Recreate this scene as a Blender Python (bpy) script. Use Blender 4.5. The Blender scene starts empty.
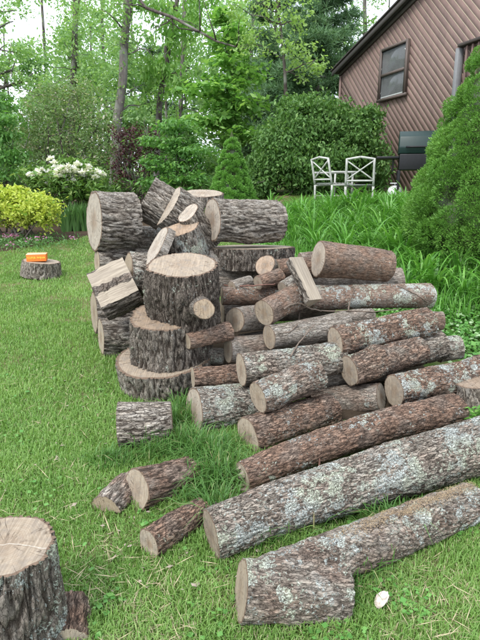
import bpy, bmesh, math, random
import numpy as np
from mathutils import Vector, Matrix, noise as mnoise

# ------------------------------------------------------------------ camera, sky, sun, exposure
scene = bpy.context.scene
COL = scene.collection
cam_d = bpy.data.cameras.new("camera")
cam = bpy.data.objects.new("camera", cam_d)
COL.objects.link(cam)
cam.location = (0, 0, 1.5)
cam.rotation_euler = (math.radians(90 - 14), 0, 0)
cam_d.sensor_fit = 'VERTICAL'
cam_d.angle = 2 * math.atan(320 / 520)
cam_d.clip_start = 0.05
cam_d.clip_end = 500
scene.camera = cam

SUN_EL, SUN_AZ = math.radians(52), math.radians(215)      # azimuth clockwise from +Y
world = bpy.data.worlds.new("World")
scene.world = world
world.use_nodes = True
wn = world.node_tree
wn.nodes.clear()
sky = wn.nodes.new("ShaderNodeTexSky")
sky.sky_type = 'NISHITA'
sky.sun_disc = False
sky.sun_elevation = SUN_EL
sky.sun_rotation = SUN_AZ
sky.dust_density = 2.5
wco = wn.nodes.new("ShaderNodeTexCoord")
wno = wn.nodes.new("ShaderNodeTexNoise")
wno.inputs['Scale'].default_value = 2.2
wno.inputs['Detail'].default_value = 5
wn.links.new(wco.outputs['Generated'], wno.inputs['Vector'])
wmr = wn.nodes.new("ShaderNodeMapRange")
wmr.inputs[1].default_value = 0.35
wmr.inputs[2].default_value = 0.6
wmr.inputs[3].default_value = 0.72
wmr.inputs[4].default_value = 0.95
wn.links.new(wno.outputs['Fac'], wmr.inputs[0])
wmx = wn.nodes.new("ShaderNodeMixRGB")
wmx.inputs[2].default_value = (8.3, 9.0, 10.1, 1)         # the bright cloud layer of an overcast day
wn.links.new(wmr.outputs[0], wmx.inputs[0])
wn.links.new(sky.outputs[0], wmx.inputs[1])
wbg = wn.nodes.new("ShaderNodeBackground")
wbg.inputs[1].default_value = 0.12
wn.links.new(wmx.outputs[0], wbg.inputs[0])
wou = wn.nodes.new("ShaderNodeOutputWorld")
wn.links.new(wbg.outputs[0], wou.inputs[0])

sun_d = bpy.data.lights.new("sun", 'SUN')
sun_d.energy = 1.5
sun_d.angle = math.radians(14)
sun_d.color = (1.0, 0.975, 0.94)
sun = bpy.data.objects.new("sun", sun_d)
COL.objects.link(sun)
sd = Vector((math.sin(SUN_AZ) * math.cos(SUN_EL), math.cos(SUN_AZ) * math.cos(SUN_EL), math.sin(SUN_EL)))
sun.rotation_euler = sd.to_track_quat('Z', 'Y').to_euler()

scene.view_settings.view_transform = 'Standard'
scene.view_settings.look = 'None'
scene.view_settings.gamma = 1
scene.view_settings.exposure = 1.08
scene.cycles.max_bounces = 6
scene.cycles.diffuse_bounces = 3
scene.cycles.transmission_bounces = 4
scene.cycles.use_denoising = True

# ------------------------------------------------------------------ helpers
R = np.random.default_rng(7)


def gh(x, y):
    """height of the ground: a lawn that rises gently away, and the planted bank on the house side"""
    x = np.asarray(x, float); y = np.asarray(y, float)
    q = (x - 1.9) * .92 + (y - 3.2) * .39
    t = np.clip(q / 2.2, 0, 1)
    y2 = np.where(y > 12, 12 + (y - 12) * .45, y)
    return .085 * y2 + .48 * t * t * (3 - 2 * t)


def mesh_np(name, V, F, mats=(), attrs=None, smooth=False, mi=None):
    """V (n,3), F list of arrays (m,k): a mesh from numpy"""
    V = np.asarray(V, np.float32)
    if isinstance(F, np.ndarray):
        F = [F]
    F = [np.asarray(f, np.int32) for f in F if len(f)]
    me = bpy.data.meshes.new(name)
    me.vertices.add(len(V))
    me.vertices.foreach_set('co', V.ravel())
    nl = sum(f.size for f in F)
    npoly = sum(len(f) for f in F)
    me.loops.add(nl)
    me.polygons.add(npoly)
    me.loops.foreach_set('vertex_index', np.concatenate([f.ravel() for f in F]))
    tot = np.concatenate([np.full(len(f), f.shape[1], np.int32) for f in F])
    st = np.concatenate([[0], np.cumsum(tot)[:-1]]).astype(np.int32)
    me.polygons.foreach_set('loop_start', st)
    me.polygons.foreach_set('loop_total', tot)
    if smooth:
        me.polygons.foreach_set('use_smooth', np.ones(npoly, bool))
    if mi is not None:
        me.polygons.foreach_set('material_index', np.asarray(mi, np.int32))
    for m in mats:
        me.materials.append(m)
    if attrs:
        for k, a in attrs.items():
            a = np.asarray(a, np.float32)
            at = me.attributes.new(k, 'FLOAT', 'POINT')
            at.data.foreach_set('value', a)
    me.update(calc_edges=True)
    me.validate()
    return me


def link(name, data, parent=None, loc=None, rot=None, **props):
    o = bpy.data.objects.new(name, data)
    COL.objects.link(o)
    if parent is not None:
        o.parent = parent
    if loc is not None:
        o.location = loc
    if rot is not None:
        o.rotation_euler = rot
    for k, v in props.items():
        o[k] = v
    return o


def thing(name, label, cat, loc=(0, 0, 0), rot=(0, 0, 0), group=None, data=None):
    o = link(name, data, None, loc, rot, label=label, category=cat)
    if group:
        o['group'] = group
    return o


# ---- gradient noise in numpy
_PERM = np.random.default_rng(3).permutation(4096).astype(np.int64)
_G = np.random.default_rng(4).normal(size=(4096, 3))
_G /= np.linalg.norm(_G, axis=1)[:, None]


def pnoise(p):
    p = np.asarray(p, float)
    i = np.floor(p).astype(np.int64)
    f = p - i
    u = f * f * f * (f * (f * 6 - 15) + 10)
    r = np.zeros(p.shape[:-1])
    for dx in (0, 1):
        wx = u[..., 0] if dx else 1 - u[..., 0]
        hx = _PERM[(i[..., 0] + dx) & 4095]
        for dy in (0, 1):
            wy = u[..., 1] if dy else 1 - u[..., 1]
            hy = _PERM[(hx + i[..., 1] + dy) & 4095]
            for dz in (0, 1):
                wz = u[..., 2] if dz else 1 - u[..., 2]
                g = _G[_PERM[(hy + i[..., 2] + dz) & 4095]]
                d = g[..., 0] * (f[..., 0] - dx) + g[..., 1] * (f[..., 1] - dy) + g[..., 2] * (f[..., 2] - dz)
                r += wx * wy * wz * d
    return r * 1.5


def fbm(p, n=3):
    a, s, r = 1., 1., 0.
    for k in range(n):
        r = r + a * pnoise(np.asarray(p) * s + k * 17.3)
        a *= .5; s *= 2.03
    return r


# ---- materials
def new_mat(name):
    m = bpy.data.materials.new(name)
    m.use_nodes = True
    nt = m.node_tree
    nt.nodes.clear()
    out = nt.nodes.new("ShaderNodeOutputMaterial")
    return m, nt, out


class NT:
    """small node-building shorthand"""
    def __init__(s, nt): s.t = nt
    def n(s, kind, **kw):
        nd = s.t.nodes.new(kind)
        for k, v in kw.items():
            setattr(nd, k, v)
        return nd
    def set(s, sock, v):
        if hasattr(v, 'is_output') or isinstance(v, bpy.types.NodeSocket):
            s.t.links.new(v, sock)
        else:
            if isinstance(v, (tuple, list)) and len(v) == 3 and sock.type == 'RGBA':
                v = (*v, 1)
            sock.default_value = v
    def attr(s, name, typ='GEOMETRY', out='Fac'):
        return s.n("ShaderNodeAttribute", attribute_name=name, attribute_type=typ).outputs[out]
    def math(s, op, a, b=0., c=None, clamp=False):
        nd = s.n("ShaderNodeMath", operation=op, use_clamp=clamp)
        s.set(nd.inputs[0], a); s.set(nd.inputs[1], b)
        if c is not None: s.set(nd.inputs[2], c)
        return nd.outputs[0]
    def mix(s, f, a, b, mode='MIX'):
        nd = s.n("ShaderNodeMixRGB", blend_type=mode)
        s.set(nd.inputs[0], f); s.set(nd.inputs[1], a); s.set(nd.inputs[2], b)
        return nd.outputs[0]
    def rng(s, v, a, b, c=0., d=1., smooth=False):
        nd = s.n("ShaderNodeMapRange")
        if smooth: nd.interpolation_type = 'SMOOTHSTEP'
        s.set(nd.inputs[0], v)
        for i, x in enumerate((a, b, c, d)):
            s.set(nd.inputs[i + 1], x)
        return nd.outputs[0]
    def noise(s, vec, scale, detail=3, rough=.55, dist=0., out='Fac'):
        nd = s.n("ShaderNodeTexNoise")
        s.set(nd.inputs['Vector'], vec)
        nd.inputs['Scale'].default_value = scale
        nd.inputs['Detail'].default_value = detail
        nd.inputs['Roughness'].default_value = rough
        nd.inputs['Distortion'].default_value = dist
        return nd.outputs[out]
    def vor(s, vec, scale, feature='F1', out='Distance', rnd=1.):
        nd = s.n("ShaderNodeTexVoronoi", feature=feature)
        s.set(nd.inputs['Vector'], vec)
        nd.inputs['Scale'].default_value = scale
        nd.inputs['Randomness'].default_value = rnd
        return nd.outputs[out]
    def mapping(s, vec, scale=(1, 1, 1), loc=(0, 0, 0)):
        nd = s.n("ShaderNodeMapping")
        s.set(nd.inputs[0], vec)
        nd.inputs['Scale'].default_value = scale
        nd.inputs['Location'].default_value = loc
        return nd.outputs[0]
    def vadd(s, a, b, op='ADD'):
        nd = s.n("ShaderNodeVectorMath", operation=op)
        s.set(nd.inputs[0], a); s.set(nd.inputs[1], b)
        return nd.outputs[0]
    def bump(s, h, strength=.5, dist=.01, normal=None):
        nd = s.n("ShaderNodeBump")
        s.set(nd.inputs['Height'], h)
        nd.inputs['Strength'].default_value = strength
        nd.inputs['Distance'].default_value = dist
        if normal is not None: s.set(nd.inputs['Normal'], normal)
        return nd.outputs[0]
    def princ(s, out, color, rough=.8, normal=None, metallic=0., spec=.3):
        nd = s.n("ShaderNodeBsdfPrincipled")
        s.set(nd.inputs['Base Color'], color); s.set(nd.inputs['Roughness'], rough)
        nd.inputs['Metallic'].default_value = metallic
        nd.inputs['Specular IOR Level'].default_value = spec
        if normal is not None: s.set(nd.inputs['Normal'], normal)
        s.t.links.new(nd.outputs[0], out.inputs[0])
        return nd


def obj_coords(k):
    """object coordinates shifted by a per-object random, so copies never repeat"""
    tc = k.n("ShaderNodeTexCoord").outputs['Object']
    oi = k.n("ShaderNodeObjectInfo").outputs['Random']
    c = k.n("ShaderNodeCombineXYZ")
    k.set(c.inputs[0], k.math('MULTIPLY', oi, 37.)); k.set(c.inputs[1], k.math('MULTIPLY', oi, 91.)); k.set(c.inputs[2], k.math('MULTIPLY', oi, 53.))
    return tc, k.vadd(tc, c.outputs[0])


def leaf_mat(name, c1, c2, c3=None, trans=.35, rough=.45, spec=.3):
    """leaf: colour varies from leaf to leaf through the 'var' attribute; light passes through"""
    m, nt, out = new_mat(name)
    k = NT(nt)
    v = k.attr('var')
    col = k.mix(v, c1, c2)
    if c3 is not None:
        col = k.mix(k.rng(v, .82, .9), col, c3)
    p = k.princ(out, col, rough, spec=spec)
    tr = k.n("ShaderNodeBsdfTranslucent")
    k.set(tr.inputs[0], k.mix(1., col, (1.25, 1.3, .7), 'MULTIPLY'))
    mx = k.n("ShaderNodeMixShader")
    mx.inputs[0].default_value = trans
    nt.links.new(p.outputs[0], mx.inputs[1]); nt.links.new(tr.outputs[0], mx.inputs[2])
    nt.links.new(mx.outputs[0], out.inputs[0])
    return m


def plain_mat(name, col, rough=.6, var=.12, scale=30, metallic=0., spec=.3, bump=.1):
    m, nt, out = new_mat(name)
    k = NT(nt)
    tc, oc = obj_coords(k)
    n = k.noise(oc, scale, 4)
    c2 = tuple(c * (1 - 2 * var) for c in col)
    c3 = tuple(min(1, c * (1 + var)) for c in col)
    k.princ(out, k.mix(n, c2, c3), rough, k.bump(n, bump, .004), metallic, spec)
    return m


def frame_from_axis(d):
    """rotation matrix whose local Z is d"""
    return Vector(d).to_track_quat('Z', 'Y').to_matrix()


def tube_np(pts, rad, nseg=8, jitter=0., seed=0, cap=True):
    """tapered tube along points: V, [quads, caps as tris]"""
    P = np.asarray(pts, float); rad = np.asarray(rad, float); n = len(P)
    T = np.gradient(P, axis=0)
    T /= np.linalg.norm(T, axis=1)[:, None] + 1e-9
    up = np.array([0, 0, 1.]) if abs(T[0][2]) < .9 else np.array([1., 0, 0])
    V = []
    a = np.linspace(0, 2 * np.pi, nseg, endpoint=False)
    u = None
    for i in range(n):
        if u is None:
            u = np.cross(T[i], up)
        u = u - T[i] * (u @ T[i]); u /= np.linalg.norm(u) + 1e-9
        w = np.cross(T[i], u)
        V.append(P[i] + rad[i] * (np.cos(a)[:, None] * u + np.sin(a)[:, None] * w))
    V = np.concatenate(V)
    if jitter:
        V = V + np.random.default_rng(seed).normal(size=V.shape) * jitter
    i = np.arange(n - 1)[:, None] * nseg; j = np.arange(nseg)[None]; j2 = (j + 1) % nseg
    Q = np.stack([i + j, i + j2, i + nseg + j2, i + nseg + j], -1).reshape(-1, 4)
    F = [Q]
    if cap:
        V = np.concatenate([V, P[[0, -1]]])
        c0, c1 = n * nseg, n * nseg + 1
        j = np.arange(nseg); j2 = (j + 1) % nseg
        F.append(np.concatenate([np.stack([j2, j, np.full(nseg, c0)], -1), np.stack([(n - 1) * nseg + j, (n - 1) * nseg + j2, np.full(nseg, c1)], -1)]))
    return V, F


class Acc:
    """accumulates numpy pieces into one mesh"""
    def __init__(s): s.V = []; s.F = {}; s.n = 0; s.A = {}
    def add(s, V, F, **attrs):
        V = np.asarray(V)
        for f in (F if isinstance(F, list) else [F]):
            if len(f): s.F.setdefault(f.shape[1], []).append(f + s.n)
        s.V.append(V); s.n += len(V)
        for k_, a in attrs.items():
            s.A.setdefault(k_, []).append(np.broadcast_to(np.asarray(a, float), (len(V),)))
    def tube(s, pts, rad, nseg=8, **kw): s.add(*tube_np(pts, rad, nseg, **kw))
    def box(s, c, sz, M=None):
        V = np.array([[x, y, z] for x in (-.5, .5) for y in (-.5, .5) for z in (-.5, .5)]) * np.array(sz)
        if M is not None: V = V @ np.array(M).T
        V = V + np.array(c)
        s.add(V, np.array([[0, 1, 3, 2], [4, 6, 7, 5], [0, 4, 5, 1], [2, 3, 7, 6], [0, 2, 6, 4], [1, 5, 7, 3]]))
    def beam(s, a, b, w, h, up=(0, 0, 1)):
        a = np.array(a, float); b = np.array(b, float); d = b - a; l = np.linalg.norm(d); d /= l
        up = np.array(up, float); x = np.cross(d, up); x /= np.linalg.norm(x); u = np.cross(x, d)
        s.box((a + b) / 2, (w, l, h), np.stack([x, d, u], 1))
    def mesh(s, name, mats=(), smooth=False):
        return mesh_np(name, np.concatenate(s.V), [np.concatenate(f) for f in s.F.values()], mats,
                       {k_: np.concatenate(a) for k_, a in s.A.items()}, smooth)


def bevel_obj(o, w=.004, seg=2):
    """bake a small bevel into the mesh"""
    bm = bmesh.new(); bm.from_mesh(o.data)
    bmesh.ops.remove_doubles(bm, verts=bm.verts, dist=1e-5)
    bmesh.ops.bevel(bm, geom=[e for e in bm.edges if e.is_manifold and e.calc_face_angle(0) > .5], offset=w, segments=seg, affect='EDGES', profile=.6)
    bm.to_mesh(o.data); bm.free()
    return o


def rand_frames(rng, n, droop=0., flat=0.):
    """n random leaf frames (dir, side): droop pulls the tip down, flat turns blades face-up"""
    d = rng.normal(size=(n, 3)); d[:, 2] *= (1 - flat); d[:, 2] -= droop
    d /= np.linalg.norm(d, axis=1)[:, None]
    nr = rng.normal(size=(n, 3)); nr[:, 2] += 3 * flat + .6
    s = np.cross(d, nr); s /= np.linalg.norm(s, axis=1)[:, None] + 1e-9
    return d, s


def leaves(P, rng, size, aspect=.5, droop=.3, flat=.3, fold=.25, sizevar=.3):
    """one folded 6-vertex leaf per point: V, quads, var"""
    n = len(P)
    d, s = rand_frames(rng, n, droop, flat)
    nn = np.cross(s, d)
    l = size * (1 + sizevar * rng.normal(size=n)).clip(.4, 1.9)
    w = l * aspect * .5
    l = l[:, None]; w = w[:, None]
    base = P; tip = P + d * l - nn * l * .12
    m1 = P + d * l * .33; m2 = P + d * l * .68 - nn * l * .03
    up = nn * w * fold * 2
    V = np.stack([base, m1 + s * w + up, m2 + s * w * .82 + up * .8, tip, m2 - s * w * .82 + up * .8, m1 - s * w + up], 1).reshape(-1, 3)
    b = np.arange(n)[:, None] * 6
    Q = np.concatenate([b + np.array([[0, 1, 2, 3]]), b + np.array([[0, 3, 4, 5]])])
    return V, Q


def quads_leaf(P, rng, size, aspect=.5, droop=.3, flat=.3, sizevar=.3):
    """cheaper leaf: one diamond quad per point"""
    n = len(P)
    d, s = rand_frames(rng, n, droop, flat)
    l = (size * (1 + sizevar * rng.normal(size=n)).clip(.4, 1.9))[:, None]
    w = l * aspect * .5
    V = np.stack([P, P + d * l * .5 + s * w, P + d * l, P + d * l * .5 - s * w], 1).reshape(-1, 3)
    b = np.arange(n)[:, None] * 4
    return V, b + np.array([[0, 1, 2, 3]])

# ------------------------------------------------------------------ a point of the place seen at photo pixel (u, v), Y metres away
_P = math.radians(14)


def at(u, v, Y):
    r = np.array([(u - 240) / 520., math.cos(_P) - (v - 320) / 520. * math.sin(_P), -math.sin(_P) - (v - 320) / 520. * math.cos(_P)])
    return np.array([0, 0, 1.5]) + r * (Y / r[1])


def onground(u, Y, v=200):
    p = at(u, v, Y)
    p[2] = float(gh(p[0], p[1]))
    return p


# ------------------------------------------------------------------ ground
def ground_mat():
    m, nt, out = new_mat("lawn_soil")
    k = NT(nt)
    pos = k.n("ShaderNodeNewGeometry").outputs['Position']
    a = k.noise(pos, 3.2, 4); b = k.noise(pos, 40, 3); c = k.noise(pos, .9, 3)
    g = k.mix(b, (.045, .075, .016), (.085, .14, .03))
    g = k.mix(k.rng(a, .5, .66), g, (.17, .135, .075))
    g = k.mix(k.math('MULTIPLY', k.rng(c, .45, .6), .5), g, (.055, .095, .02))
    k.princ(out, g, .95, k.bump(b, .6, .02), spec=.1)
    return m


def soil_mat(name, c1, c2):
    m, nt, out = new_mat(name)
    k = NT(nt)
    pos = k.n("ShaderNodeNewGeometry").outputs['Position']
    a = k.noise(pos, 60, 4, .7); b = k.noise(pos, 4, 3)
    k.princ(out, k.mix(b, k.mix(a, c1, c2), c1), .95, k.bump(a, .8, .02), spec=.1)
    return m


xs = np.concatenate([np.linspace(-70, -6, 22), np.linspace(-5.7, 5.7, 96), np.linspace(6, 70, 22)])
ys = np.concatenate([np.linspace(-4, 0.4, 6), np.linspace(.5, 12, 116), np.linspace(12.6, 110, 40)])
GX, GY = np.meshgrid(xs, ys)
GZ = gh(GX, GY) + .012 * pnoise(np.stack([GX * 1.7, GY * 1.7, GX * 0], -1)) * (np.abs(GX) < 8)
nx, ny = len(xs), len(ys)
i = np.arange(ny - 1)[:, None] * nx + np.arange(nx - 1)[None]
GQ = np.stack([i, i + 1, i + nx + 1, i + nx], -1).reshape(-1, 4)
link("ground", mesh_np("ground", np.stack([GX, GY, GZ], -1).reshape(-1, 3), GQ, [ground_mat()], smooth=True), kind='structure')


def bed_sheet(name, outline, mat, lift=.016):
    """a planted bed: a sheet following the ground inside an outline, with a ragged rim"""
    poly = np.array(outline)
    x0, y0 = poly.min(0); x1, y1 = poly.max(0)
    st = .16
    X, Y = np.meshgrid(np.arange(x0, x1 + st, st), np.arange(y0, y1 + st, st))
    def inside(x, y):
        r = np.zeros(x.shape, bool); j = len(poly) - 1
        for i_ in range(len(poly)):
            xi, yi = poly[i_]; xj, yj = poly[j]
            c = ((yi > y) != (yj > y)) & (x < (xj - xi) * (y - yi) / (yj - yi + 1e-12) + xi)
            r ^= c; j = i_
        return r
    w = .12 * pnoise(np.stack([X * 2, Y * 2, X * 0 + 5], -1))
    I = inside(X + w, Y + w)
    Z = gh(X, Y) + lift + .02 * (pnoise(np.stack([X * 3, Y * 3, X * 0], -1)) + .6)
    Z = np.where(I, Z, gh(X, Y) - .05)
    n = X.shape[1]
    i_ = np.arange(X.shape[0] - 1)[:, None] * n + np.arange(n - 1)[None]
    f = I[:-1, :-1] | I[1:, :-1] | I[:-1, 1:] | I[1:, 1:]
    Q = np.stack([i_, i_ + 1, i_ + n + 1, i_ + n], -1)[f]
    link(name, mesh_np(name, np.stack([X, Y, Z], -1).reshape(-1, 3), Q, [mat], smooth=True), kind='structure')
    return inside


BED = [(-9, 7.0), (-3.6, 7.3), (-2.9, 8.2), (-2.4, 9.1), (-1.6, 9.3), (.4, 8.9), (.6, 12), (6, 40), (-30, 40), (-30, 7)]
in_bed = bed_sheet("mulch_bed", BED, soil_mat("bark_mulch", (.05, .034, .022), (.14, .1, .07)))

bed_sheet("bark_litter", [(-.55, 3.25), (-.2, 3.0), (.15, 2.75), (.42, 2.62), (.7, 2.5), (1.2, 2.62), (1.6, 2.95), (1.45, 3.4), (.6, 4.2), (-.2, 4.5), (-1.0, 4.3), (-.9, 3.6)],
          soil_mat("bark_litter", (.035, .026, .018), (.11, .08, .055)), .02)

# ------------------------------------------------------------------ house
M_board = plain_mat("stained_siding", (.19, .126, .106), .7, .10, 14, bump=.15)
_k = NT(M_board.node_tree)
_pb = [n_ for n_ in M_board.node_tree.nodes if n_.type == 'BSDF_PRINCIPLED'][0]
_src = _pb.inputs['Base Color'].links[0].from_socket
_wp = _k.n("ShaderNodeNewGeometry").outputs['Position']
_st = _k.noise(_k.mapping(_wp, (5, 5, 1.2)), 1., 4, .6)
_c = _k.mix(1., _src, _k.mix(_k.n("ShaderNodeObjectInfo").outputs['Random'], (.86, .86, .87), (1.1, 1.09, 1.08)), 'MULTIPLY')
_k.set(_pb.inputs['Base Color'], _k.mix(.5, _c, _k.mix(_k.rng(_st, .35, .65), (.72, .72, .74), (1.15, 1.14, 1.12)), 'MULTIPLY'))
M_gap = plain_mat("painted_edge_light", (.40, .33, .235), .8, .12, 20)  # pale joint colour paints in the sky light caught by bevelled board edges
M_trim = plain_mat("dark_brown_trim", (.062, .047, .040), .6, .15, 12)
M_fascia = plain_mat("fascia_brown", (.115, .098, .090), .6, .12, 12)
M_roof = plain_mat("roof_shingle", (.09, .085, .08), .9, .25, 30, bump=.4)
M_frame = plain_mat("window_brown", (.10, .075, .062), .5, .1, 20)
M_greypost = plain_mat("weathered_grey_post", (.20, .20, .20), .7, .12, 18)


def glass_mat():
    m, nt, out = new_mat("window_glass")
    k = NT(nt)
    tc = k.n("ShaderNodeTexCoord").outputs['Object']
    n = k.noise(tc, 1.5, 2)
    p = k.princ(out, (.02, .025, .03), .04, k.bump(n, .03, .02), spec=1.)
    g = k.n("ShaderNodeBsdfTransparent")
    mx = k.n("ShaderNodeMixShader")
    mx.inputs[0].default_value = .58
    nt.links.new(p.outputs[0], mx.inputs[1]); nt.links.new(g.outputs[0], mx.inputs[2])
    nt.links.new(mx.outputs[0], out.inputs[0])
    return m


M_glass = glass_mat()
M_curtain = plain_mat("curtain_cloth", (.78, .80, .76), .9, .06, 9)
HE = np.array([-.36, 1, 0]) / math.hypot(.36, 1)          # along the wall, away from the viewer
HN = np.array([-1, -.36, 0]) / math.hypot(.36, 1)         # out of the wall
H0 = np.array([3.7, 12., 0])


def hw(s, z, o=0.): return H0 + HE * s + HN * o + np.array([0, 0, z])


house = thing("house", "brown house with diagonal board siding and a sloping dark roof edge", "house", tuple(hw(0, 1.2)))
hinv = np.array(hw(0, 1.2))


def hpart(name, V, F, mats, parent=None, **kw):
    V = np.asarray(V, float) - hinv
    return link(name, mesh_np(name, V, F, mats), parent or house, **kw)


HB = np.array([[0, 1, 3, 2], [4, 6, 7, 5], [0, 4, 5, 1], [2, 3, 7, 6], [0, 2, 6, 4], [1, 5, 7, 3]])


def hbox(name, s0, s1, z0, z1, o0, o1, mats, parent=None, **kw):
    V = [hw(s, z, o) for s in (s0, s1) for z in (z0, z1) for o in (o0, o1)]
    o_ = hpart(name, V, HB, mats, parent, **kw)
    return o_


def rake(s): return 5.448 - .30 * s                         # underside of the roof edge along the wall


S0, S1, ZB = -7.5, 3.07, 1.2
poly = [(S0, ZB), (S1, ZB), (S1, rake(S1)), (S0, rake(S0))]
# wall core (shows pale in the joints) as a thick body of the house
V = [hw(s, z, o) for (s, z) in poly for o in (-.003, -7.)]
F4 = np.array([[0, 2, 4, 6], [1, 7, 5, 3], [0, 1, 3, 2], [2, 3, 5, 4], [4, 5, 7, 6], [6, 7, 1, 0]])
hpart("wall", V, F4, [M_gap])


def clip(P, a, b, c):
    """keep a*s + b*z <= c"""
    out = []
    for i_ in range(len(P)):
        p, q = P[i_], P[(i_ + 1) % len(P)]
        fp = a * p[0] + b * p[1] - c; fq = a * q[0] + b * q[1] - c
        if fp <= 0: out.append(p)
        if (fp < 0 < fq) or (fq < 0 < fp):
            t = fp / (fp - fq); out.append((p[0] + (q[0] - p[0]) * t, p[1] + (q[1] - p[1]) * t))
    return out


r2 = math.sqrt(.5)
PITCH, GAP = .112, .0115
cs = [(z - s) * r2 for s, z in poly]
c = min(cs)
while c < max(cs):
    P = clip(clip(poly, -r2 * -1, -r2, -c), -r2, r2, c + PITCH - GAP)    # c <= (z-s)/sqrt2 <= c+w
    if len(P) >= 3:
        m_ = len(P); cen = np.mean(P, 0)
        V = [hw(s, z, -.011) for s, z in P]
        # outer face, chamfered along the two long edges
        for s, z in P:
            t = ((z - s) * r2 - c) / (PITCH - GAP)
            k_ = .004 * (1 if t < .5 else -1)
            V.append(hw(s - k_ * r2, z + k_ * r2, .003))
        F = [np.array([list(range(m_, 2 * m_))][0])[None, :], np.array([[a, (a + 1) % m_, m_ + (a + 1) % m_, m_ + a] for a in range(m_)])]
        hpart("siding_board", V, F, [M_board])
    c += PITCH

# roof: a thick slab along the rake with overhang, fascia board on its edge
def rslab(name, o0, o1, d0, d1, mats, sa=S0 - .3, sb=3.5):
    V = [hw(s, rake(s) + d, o) for s in (sa, sb) for d in (d0, d1) for o in (o0, o1)]
    hpart(name, V, HB, mats)


rslab("roof", .15, -7.2, .012, .13, [M_roof], sb=3.22)
rslab("fascia_board", .175, .152, -.035, .085, [M_fascia], sb=3.24)
rslab("roof_edge", .20, .152, .092, .135, [M_trim], sb=3.27)
rslab("rake_trim", .045, .004, -.10, .009, [M_fascia], sb=3.09)
hbox("corner_board", 3.0, 3.09, ZB, rake(3.07) - .11, .013, .03, [M_board])

# window
win = hbox("window", .18, 1.19, 3.55, 4.63, .0125, .03, [M_frame])
wi = (.22, 1.15, 3.6, 4.58)
mid = 4.06
for nm, a in (("window_frame", (.18, .24, 3.55, 4.63)), ("window_frame", (1.13, 1.19, 3.55, 4.63)), ("window_frame", (.24, 1.13, 4.575, 4.63)), ("sill", (.14, 1.23, 3.50, 3.56)), ("sash_rail", (.24, 1.13, mid - .03, mid + .03))):
    o_ = hbox(nm, *a, .031, .085 if nm != "sash_rail" else .07, [M_frame], win)
for z0, z1, oo in ((3.6, mid - .032, .05), (mid + .032, 4.573, .062)):
    hbox("pane", .245, 1.125, z0, z1, oo, oo + .004, [M_glass], win)
# curtains behind the glass
for s0, s1 in ((.245, 1.125),):
    n_ = 24
    V = []; F = []
    for a in range(n_ + 1):
        s = s0 + (s1 - s0) * a / n_
        for z in (3.58, 4.56):
            V.append(hw(s, z, .037 + .005 * math.sin(a * 1.3)))
    F = np.array([[2 * a, 2 * a + 2, 2 * a + 3, 2 * a + 1] for a in range(n_)])
    hpart("curtain", V, F, [M_curtain], win)

# deck rail by the wall
deck = thing("deck_railing", "dark wooden deck railing with a pale grey end post against the brown siding", "railing", tuple(hw(-1.5, 3.0)))
dv = np.array(hw(-1.5, 3.0))


def dpart(name, s0, s1, z0, z1, o0, o1, mats):
    V = np.array([hw(s, z, o) for s in (s0, s1) for z in (z0, z1) for o in (o0, o1)]) - dv
    return bevel_obj(link(name, mesh_np(name, V, HB, mats), deck), .006, 1)


dpart("post", -1.47, -1.38, 2.7, 4.07, .03, .15, [M_greypost])
dpart("top_rail", -4.4, -1.44, 4.075, 4.13, .02, .17, [M_trim])
dpart("bottom_rail", -4.4, -1.49, 3.2, 3.28, .07, .12, [M_trim])
for a in range(19):
    s = -1.62 - a * .145
    dpart("baluster", s - .02, s + .02, 3.285, 4.07, .075, .115, [M_board])

# ------------------------------------------------------------------ trees
def bark_simple(name, c1, c2, sc=8):
    m, nt, out = new_mat(name)
    k = NT(nt)
    tc, oc = obj_coords(k)
    n = k.noise(k.mapping(oc, (sc, sc, sc * .25)), 1., 5, .65)
    b = k.noise(oc, 2.5, 3)
    c = k.mix(k.rng(n, .35, .65), c1, c2)
    k.princ(out, k.mix(k.math('MULTIPLY', k.rng(b, .5, .62), .5), c, (.25, .27, .22)), .9, k.bump(n, .7, .03), spec=.1)
    return m


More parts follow.
